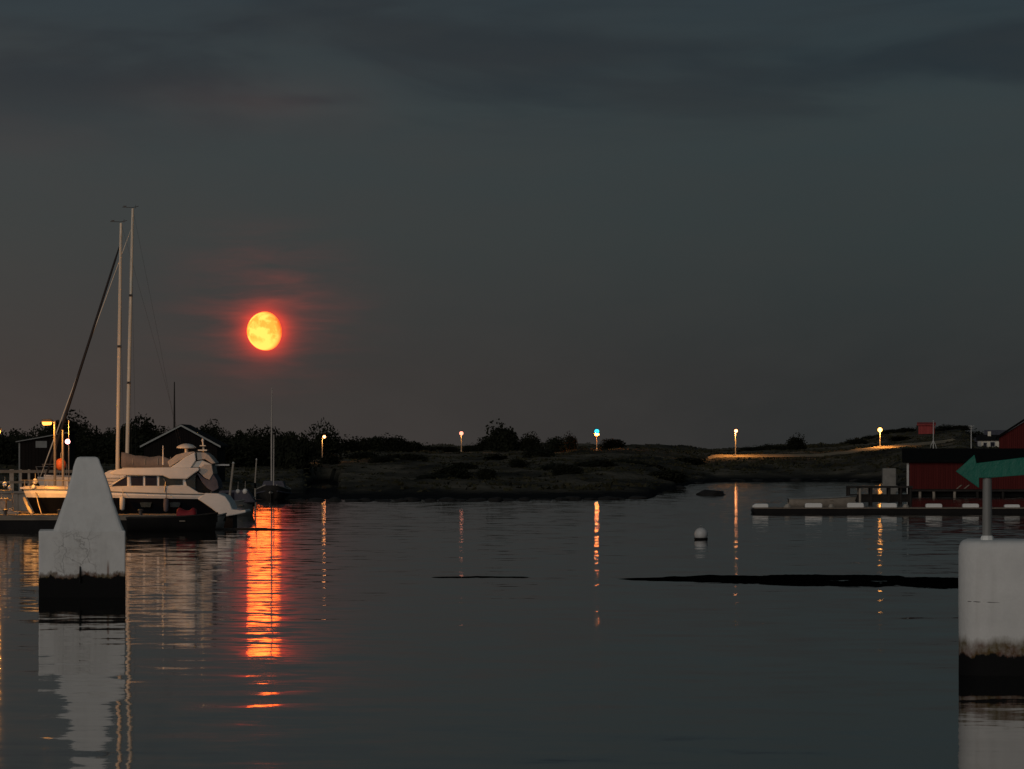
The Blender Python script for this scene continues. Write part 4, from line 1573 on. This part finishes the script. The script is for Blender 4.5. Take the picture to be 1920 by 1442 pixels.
open_launch(412, 478, 200, 'grey open launch moored just right of the cruiser stern', True)
for px, nm, s in ((446, 'smaller left one of two pale ball fenders beyond the cruiser stern', .10), (459.5, 'larger right one of two pale ball fenders beyond the cruiser stern', .12)):
    o = empty('ball_fender', at(px, 921.5, 196.5))
    pr = [(max(.002, s * math.cos(a)), s * 1.1 * math.sin(a)) for a in [-math.pi / 2 + math.pi * i / 8 for i in range(9)]]
    MB().lathe(pr, n=14).build('ball', M['float_white'], o, smooth=True)
    MB().tube([(0, 0, s), (0, .2, s + .35)], .012, 5).build('lanyard', M['rope'], o)
    tag(o, nm, 'fender')


def double_ender():
    d = 262.0
    k = F / d
    root = empty('double_ended_sailboat', ((508 - CX) / k, d, 0))
    # seen end-on: length runs away from the camera
    sec = []
    L = 6.0
    for i in range(11):
        t = i / 10
        y = L * t
        w = max(.04, 1.05 * math.sin(math.pi * (.06 + .88 * t)) ** .65)
        zs = .62 + .28 * (2 * t - 1) ** 2
        pts = []
        for s in (1, -1):
            c = [(s * w, y, zs), (s * w * 1.02, y, zs * .6), (s * w * .75, y, .1), (s * w * .2, y, -.3)]
            pts += c if s == 1 else c[::-1]
        sec.append(pts)
    MB().loft(sec).build('hull', M['wood_dark'], root, smooth=True)
    g = MB()
    for s in (0, -1):
        g.tube([(p[s][0], p[s][1], p[s][2] + .01) for p in sec], .035, 6)
    g.build('gunwale', M['canvas_white'], root)
    g2 = MB()
    for s in (1, -2):
        g2.tube([(p[s][0] * 1.02, p[s][1], p[s][2]) for p in sec], .045, 6)
    g2.build('rubbing_strake', M['canvas_grey'], root)
    MB().prism([(-.75, .7), (-.6, 1.15), (.6, 1.15), (.75, .7)], 2.6, 4.4).build('cabin', M['canvas_grey'], root, bevel=.06)
    MB().lathe([(.02, -.1), (.14, 0), (.02, .12)], (0, -.12, .45), 12).build('rudder_head', M['canvas_white'], root, smooth=True)
    MB().prism([(-.03, -.3), (-.03, .6), (.03, .6), (.03, -.3)], -.35, .05).build('rudder', M['wood_dark'], root)
    MB().tube([(-4 / k, 3.0, .9), (-4 / k, 3.0, EYE - (790 - HY) / k), (-3 / k, 3.0, EYE - (724 - HY) / k)], [.055, .05, .022], 8).build('main_mast', M['canvas_white'], root)
    MB().tube([(3.5 / k, .9, .7), (4 / k, .9, EYE - (815 - HY) / k)], [.038, .028], 8).build('mizzen_mast', M['canvas_white'], root)
    MB().tube([(3.4 / k, .8, EYE - (840 - HY) / k), (-1.5 / k, 3, EYE - (840 - HY) / k)], .02, 6).build('triatic_stay', M['dark_steel'], root)
    tag(root, 'dark double ended sailboat seen end on above the moon reflection', 'sailing boat')


double_ender()


# ------------------------------------------------------------------ harbour huts on the left
def gable_hut(name, pl, pr, peak, eave_y, peak_y, d, depth, wall, roofm, label, base_z, trim=True, doors=True, overhang=.12):
    k = F / d
    root = empty(name, ((peak - CX) / k, d, base_z))
    X = lambda p: (p - peak) / k
    zz = lambda p: EYE - (p - HY) / k - base_z
    ze, zp = zz(eave_y), zz(peak_y)
    xl, xr = X(pl) + .25, X(pr) - .25
    MB().prism([(xl, 0), (xr, 0), (xr, ze - .06), (0, zp - .12), (xl, ze - .06)], 0, depth).build('wall', M[wall], root)
    for s, xe in ((-1, X(pl)), (1, X(pr))):
        rp = MB()
        rp.prism([(xe, ze - .02), (0, zp - .02), (0, zp + .10), (xe, ze + .10)], -.25, depth + .2)
        ro = rp.build('roof_slope', M[roofm], root)
        if trim:
            MB().prism([(xe, ze - .05), (0.0 if s < 0 else .0, zp - .05), (0, zp + .07), (xe, ze + .07)], -.29, -.255).build('barge_board', M['barge'], root)
    if doors:
        MB().box(-.55, .55, -.02, 0, 0, min(1.9, ze * .95)).build('door', M['wood_dark'], root)
        MB().box(.7, 1.2, -.02, .0, .9, 1.6).build('window', M['glass'], root)
    tag(root, label, 'hut')
    return root


h = gable_hut('boathouse', 263, 414, 340, 838, 798, 285, 8, 'dark_board', 'roof_dark', 'dark boathouse with white gable boards behind the flybridge', ground(340, 285) - .3)
MB().box(-.55, -.05, 1.2, 1.7, 2.2, EYE - (800 - HY) / (F / 285) - h.location.z - .15 - .0).build('chimney', M['concrete'], h)
# lean-to shed with a pale notice
k = F / 205
sh = empty('shed', ((35 - CX) / k, 205, 1.0))
zz = lambda p: EYE - (p - HY) / k - 1.0
xw = (128 - 35) / k
MB().prism([(0, 0), (xw, 0), (xw, zz(812)), (0, zz(829))], 0, 3).build('wall', M['dark_board'], sh)
MB().prism([(-.12, zz(829.5)), (xw + .1, zz(811)), (xw + .1, zz(808)), (-.12, zz(826.5))], -.2, 3.2).build('roof', M['roof_dark'], sh)
MB().prism([(-.12, zz(829.2)), (xw + .1, zz(811.2)), (xw + .1, zz(809.4)), (-.12, zz(827.6))], -.23, -.205).build('fascia', M['rib_grey'], sh)
MB().box(.0, .07, -.03, -.002, 0, zz(830)).build('corner_board', M['rib_grey'], sh)
MB().box((67 - 35) / k, (88 - 35) / k, -.04, -.005, zz(839.5), zz(827)).build('notice_board', M['rib_grey'], sh)
tag(sh, 'dark lean-to shed with a pale notice board on its wall', 'shed')
# land mast beyond the boathouse
k = F / 300
mp = empty('flag_mast', ((327 - CX) / k, 300, ground(327, 300) - .3))
ztop = EYE - (716 - HY) / k - mp.location.z
MB().tube([(0, 0, 0), (0, 0, ztop * .6), (0, 0, ztop)], [.09, .07, .035], 8).build('pole', M['bark'], mp)
MB().box(-.2, .2, -.15, .15, 0, .3).build('foot', M['concrete'], mp)
tag(mp, 'tall dark bare mast rising behind the boathouse gable', 'mast')


# ------------------------------------------------------------------ right harbour
def right_boathouse():
    d = 285.0
    k = F / d
    root = empty('red_boathouse', ((1701 - CX) / k, d, 0), -math.atan((1701 - CX) / F))
    X = lambda p: (p - 1701) / k
    Z = lambda p: EYE - (p - HY) / k
    x1 = X(2060)
    MB().box(0, x1, 0, 6, Z(917), Z(861)).build('wall', M['red_board'], root)
    MB().box(-.03, .11, -.035, -.002, Z(926), Z(861)).build('corner_board', M['trim'], root)
    MB().box(-.3, x1 + .2, -.35, -.25, Z(867.5), Z(863)).build('eaves_fascia', M['roof_felt'], root)
    MB().prism([(0, 0), (0, 0), (0, 0)], 0, 0)
    r = MB()
    y0, y1, z0, z1 = -.4, 3.0, Z(866), EYE - (843.5 - HY) / (F / (d + 3))
    r.add([(-.35, y0, z0), (x1 + .3, y0, z0), (x1 + .3, y1, z1), (-.35, y1, z1), (-.35, y0, z0 + .10), (x1 + .3, y0, z0 + .10), (x1 + .3, y1, z1 + .10), (-.35, y1, z1 + .10)],
          [(0, 1, 2, 3), (7, 6, 5, 4), (0, 4, 5, 1), (1, 5, 6, 2), (2, 6, 7, 3), (3, 7, 4, 0)])
    r.build('roof_slope', M['roof_felt'], root)
    r = MB()
    y0, y1 = 6.4, 3.002
    r.add([(-.35, y0, z0), (x1 + .3, y0, z0), (x1 + .3, y1, z1), (-.35, y1, z1), (-.35, y0, z0 + .10), (x1 + .3, y0, z0 + .10), (x1 + .3, y1, z1 + .10), (-.35, y1, z1 + .10)],
          [(0, 1, 2, 3), (7, 6, 5, 4), (0, 4, 5, 1), (1, 5, 6, 2), (2, 6, 7, 3), (3, 7, 4, 0)])
    r.build('roof_slope', M['roof_felt'], root)
    MB().prism([(0, Z(861)), (.06, Z(861)), (.06, Z(866) + .3), (0, Z(866) + .3)], 0, 0)
    MB().add([(0.0, 0, Z(861) - .01), (0.0, 6, Z(861) - .01), (0, 3, z1), (.08, 0, Z(861) - .01), (.08, 6, Z(861) - .01), (.08, 3, z1)], [(0, 1, 2), (5, 4, 3), (0, 3, 4, 1), (1, 4, 5, 2), (2, 5, 3, 0)]).build('gable', M['red_board'], root)
    for p, a in ((1702, 0), (1725, .0), (1750.5, .05), (1790, -.05), (1832, .04), (1880, 0), (1930, 0), (1990, 0), (2050, 0)):
        for yy in (.25, 5.6):
            MB().tube([(X(p) + a, yy, -.6), (X(p), yy, Z(918))], [.085, .10], 8).build('stilt', M['wood_pale'] if yy < 1 and p in (1725, 1750.5, 1790) else M['wood_dark'], root)
    MB().box(-.05, x1, .1, .4, Z(921.5), Z(917.2)).build('floor_beam', M['wood_dark'], root)
    MB().box(X(1700), x1, 1.0, 1.15, -.4, Z(922)).build('under_floor_panel', M['black'], root)  # plain black panel behind the front stilts
    for p in (1792, 1806):
        MB().prism([(X(p), Z(916.5)), (X(p + 9), Z(909)), (X(p + 12), Z(909)), (X(p + 3), Z(916.5))], -.06, -.004).build('brace', M['wood'], root)
    tag(root, 'long red boathouse on stilts with black roof and white corner board', 'boathouse')


right_boathouse()


def right_pontoon():
    d = EYE * F / (962.5 - HY)
    k = F / d
    root = empty('float_pontoon', ((1411 - CX) / k, d, 0))
    X = lambda p: (p - 1411) / k
    Z = lambda p: EYE - (p - HY) / k
    x1 = X(2040)
    zt = Z(952)
    MB().prism([(X(1412), zt - .14), (X(1413.5), .02), (X(1424), -.25), (x1, -.25), (x1, zt - .05), (X(1414), zt - .05)], 0, 2.2).build('float_body', M['black'], root, bevel=.04)
    n = int((x1 - .1) / .15)
    pl = None
    for i in range(n):
        if pl is None:
            pl = MB().box(0, .14, 0, 2.2, 0, .045).build('deck_plank', M['wood'], root)
            o = pl
        else:
            o = pl.copy()
            COL.objects.link(o)
        o.location = (.1 + i * .15, 0, zt - .045 + random.uniform(-.004, .004))
    tag(root, 'low black floating pontoon with timber deck in front of the red boathouse', 'pontoon')
    words = ['outermost', 'second', 'third', 'fourth', 'fifth', 'sixth', 'seventh']
    for i, (a, b, z0, z1) in enumerate([(1411, 1441, 952.5, 944.5), (1510, 1542, 951, 943.5), (1589, 1620, 951, 943), (1653, 1682, 951.5, 943.5), (1736.5, 1767, 951.5, 944.5), (1805.5, 1836, 951.5, 944.5), (1884, 1913, 952, 946)]):
        bl = MB()
        za, zb = zt + .004, Z(z1)
        r = .07
        x0, xe = X(a) - X(a), X(b) - X(a)
        bl.prism([(0, za - .0), (xe, za), (xe, zb - .05), (xe - .06, zb), (.06 if i else .16, zb), (0, zb - (.05 if i else .10))], 0, .42)
        o = bl.build('fender_block', M['float_white'], None, bevel=.03)
        o.location = (root.location.x + X(a), d + .03, 0)
        tag(o, 'white block on the right hand pontoon edge, %s from its open end' % words[i], 'fender', 'white blocks along the pontoon edge')
    # coils and fittings between the blocks
    for i, (p, s) in enumerate([(1478, .16), (1560, .12), (1700, .14), (1856, .16)]):
        c = MB()
        for j in range(3):
            rr = s * (1 - j * .22)
            c.tube([(rr * math.cos(t * math.pi / 6), rr * math.sin(t * math.pi / 6), .03 + j * .05) for t in range(13)], .028, 6, cap=False)
        o = c.build('rope_coil', M['rope'])
        o.location = (root.location.x + X(p), d + .5, zt)
        tag(o, 'coiled rope on the right pontoon deck, %s from its open end' % ['first', 'second', 'third', 'fourth'][i], 'rope coil', 'rope coils on the right pontoon')


right_pontoon()
small_boat('skiff', 1478, 1606, 232, .42, .8, 'wood_pale', 'low pale timber skiff afloat behind the right pontoon', inner='wood_dark')


def jetty():
    d = 262.0
    k = F / d
    root = empty('jetty', ((1590 - CX) / k, d, 0))
    X = lambda p: (p - 1590) / k
    Z = lambda p: EYE - (p - HY) / k
    MB().box(0, X(1712), 0, 1.6, Z(915), Z(911.5)).build('deck', M['wood_dark'], root)
    for i, p in enumerate((1592, 1613, 1634, 1668, 1690, 1708)):
        for yy in (.15, 1.4):
            MB().tube([(X(p), yy, -.5), (X(p), yy, Z(913))], .075, 8).build('pile', M['wood_pale'] if i in (1,) else M['wood_dark'], root)
    MB().box(0, X(1712), .9, 1.0, -.2, Z(927)).build('fender_beam', M['wood_dark'], root)
    tag(root, 'short dark timber jetty on piles left of the red boathouse', 'jetty')


jetty()
k = F / 335
cb = empty('concrete_pillar', ((1667 - CX) / k, 335, -.6))
zt = EYE - (878 - HY) / k - cb.location.z
MB().box(-.52, .52, -.5, .5, 0, zt).build('shaft', M['concrete'], cb, bevel=.08)
MB().box(-.66, .66, -.58, .58, 0, .9).build('footing', M['concrete'], cb, bevel=.05)
tag(cb, 'pale concrete pillar on the shore left of the red boathouse', 'pillar')


def house(name, pl, pr, base_y, eave_y, ridge_y, d, depth, wall, roofm, label, windows=(), gable_front=False, dormer=False):
    k = F / d
    zb = EYE - (base_y - HY) / k
    root = empty(name, ((pl - CX) / k, d, zb), -math.atan((pl - CX) / F))
    X = lambda p: (p - pl) / k
    zz = lambda p: EYE - (p - HY) / k - zb
    w = X(pr)
    ze, zr = zz(eave_y), zz(ridge_y)
    MB().box(.02, w - .02, .02, depth - .02, -2.5, .02).build('foundation', M['concrete'], root)
    if gable_front:
        MB().prism([(0, 0), (w, 0), (w, ze), (w / 2, zr - .1), (0, ze)], 0, depth).build('wall', M[wall], root)
        for xa in (-.25, w + .25):
            MB().prism([(xa, ze - .15), (w / 2, zr - .02), (w / 2, zr + .14), (xa, ze + .02)], -.3, depth + .3).build('roof_slope', M[roofm], root)
    else:
        MB().box(0, w, 0, depth, 0, ze).build('wall', M[wall], root)
        for y0, y1 in ((-.3, depth / 2), (depth + .3, depth / 2)):
            MB().add([(-.2, y0, ze - .05), (w + .2, y0, ze - .05), (w + .2, y1, zr), (-.2, y1, zr), (-.2, y0, ze + .08), (w + .2, y0, ze + .08), (w + .2, y1, zr + .13), (-.2, y1, zr + .13)],
                     [(0, 1, 2, 3), (7, 6, 5, 4), (0, 4, 5, 1), (1, 5, 6, 2), (2, 6, 7, 3), (3, 7, 4, 0)]).build('roof_slope', M[roofm], root)
        MB().add([(0, 0, ze), (0, depth, ze), (0, depth / 2, zr), (.1, 0, ze), (.1, depth, ze), (.1, depth / 2, zr)], [(0, 1, 2), (5, 4, 3), (0, 3, 4, 1), (1, 4, 5, 2), (2, 5, 3, 0)]).build('gable', M[wall], root)
    for (a, b, t, u) in windows:
        f = MB().box(X(a), X(b), -.05, -.005, zz(u), zz(t)).build('window', M['trim'], root)
        MB().box(X(a) + .08, X(b) - .08, -.065, -.052, zz(u) + .08, zz(t) - .08).build('pane', M['glass'], f)
    tag(root, label, 'house')
    return root


hh = house('red_hut', 1722, 1752, 821, 797, 793.5, 585, 3, 'red_bright', 'red_bright', 'small bright red hut on top of the right hand hill')
MB().box(-.28, -.02, -.03, .03, 0, 1.75).build('corner_board', M['wood_dark'], hh)
wh = house('white_house', 1833, 1874, 844, 825.5, 817, 560, 4, 'house_white', 'roof_dark', 'cream house with dark windows above the boathouse roof', [(1843, 1851, 829, 841), (1856, 1866, 828, 838)])
MB().box(.0, .45, -.06, -.01, 0, 1.15).build('porch_post', M['trim'], wh)
MB().box((1852 - 1833) / (F / 560), (1858 - 1833) / (F / 560), 1.4, 2.0, .9, EYE - (809 - HY) / (F / 560) - wh.location.z).build('chimney', M['house_white'], wh)
house('cottage', 1818, 1846, 844, 828, 822, 575, 4, 'canvas_grey', 'canvas_grey', 'small dim grey cottage left of the cream house')
house('blue_roof_house', 1848, 1888, 830, 819, 808, 580, 4, 'house_white', 'canvas_grey', 'pale house with bluish roof partly hidden behind the cream house')
house('red_barn', 1873, 1975, 846, 820, 786, 330, 7, 'red_board', 'roof_felt', 'dark red barn with steep black roof at the right edge', gable_front=True)


def thin_mast(px, top, base, d, label, cross=None, legs=False):
    k = F / d
    zb = EYE - (base - HY) / k
    root = empty('flagpole' if legs else 'aerial_mast', ((px - CX) / k, d, zb))
    zt = EYE - (top - HY) / k - zb
    MB().tube([(0, 0, -.5), (0, 0, zt * .6), (0, 0, zt)], [.06, .05, .03], 8).build('pole', M['trim'], root)
    if legs:
        for s in (-1, 1):
            MB().tube([(s * .42, 0, -.3), (s * .25, 0, .45), (0, 0, .95)], .035, 6).build('brace', M['trim'], root)
        MB().lathe([(.03, 0), (.09, .06), (.03, .12)], (0, 0, zt), 10).build('finial', M['trim'], root)
    if cross:
        for z, w in cross:
            MB().tube([(-w, 0, zt - z), (0, 0, zt - z - .05), (w, 0, zt - z)], .03, 6).build('crossarm', M['trim'], root)
    tag(root, label, 'mast')


thin_mast(1750, 790, 842, 470, 'white flagpole with splayed foot in front of the red hut', legs=True)
thin_mast(1821, 797, 842, 470, 'thin pale aerial mast with crossarms left of the cream house', [(.1, .32), (.32, .22)])
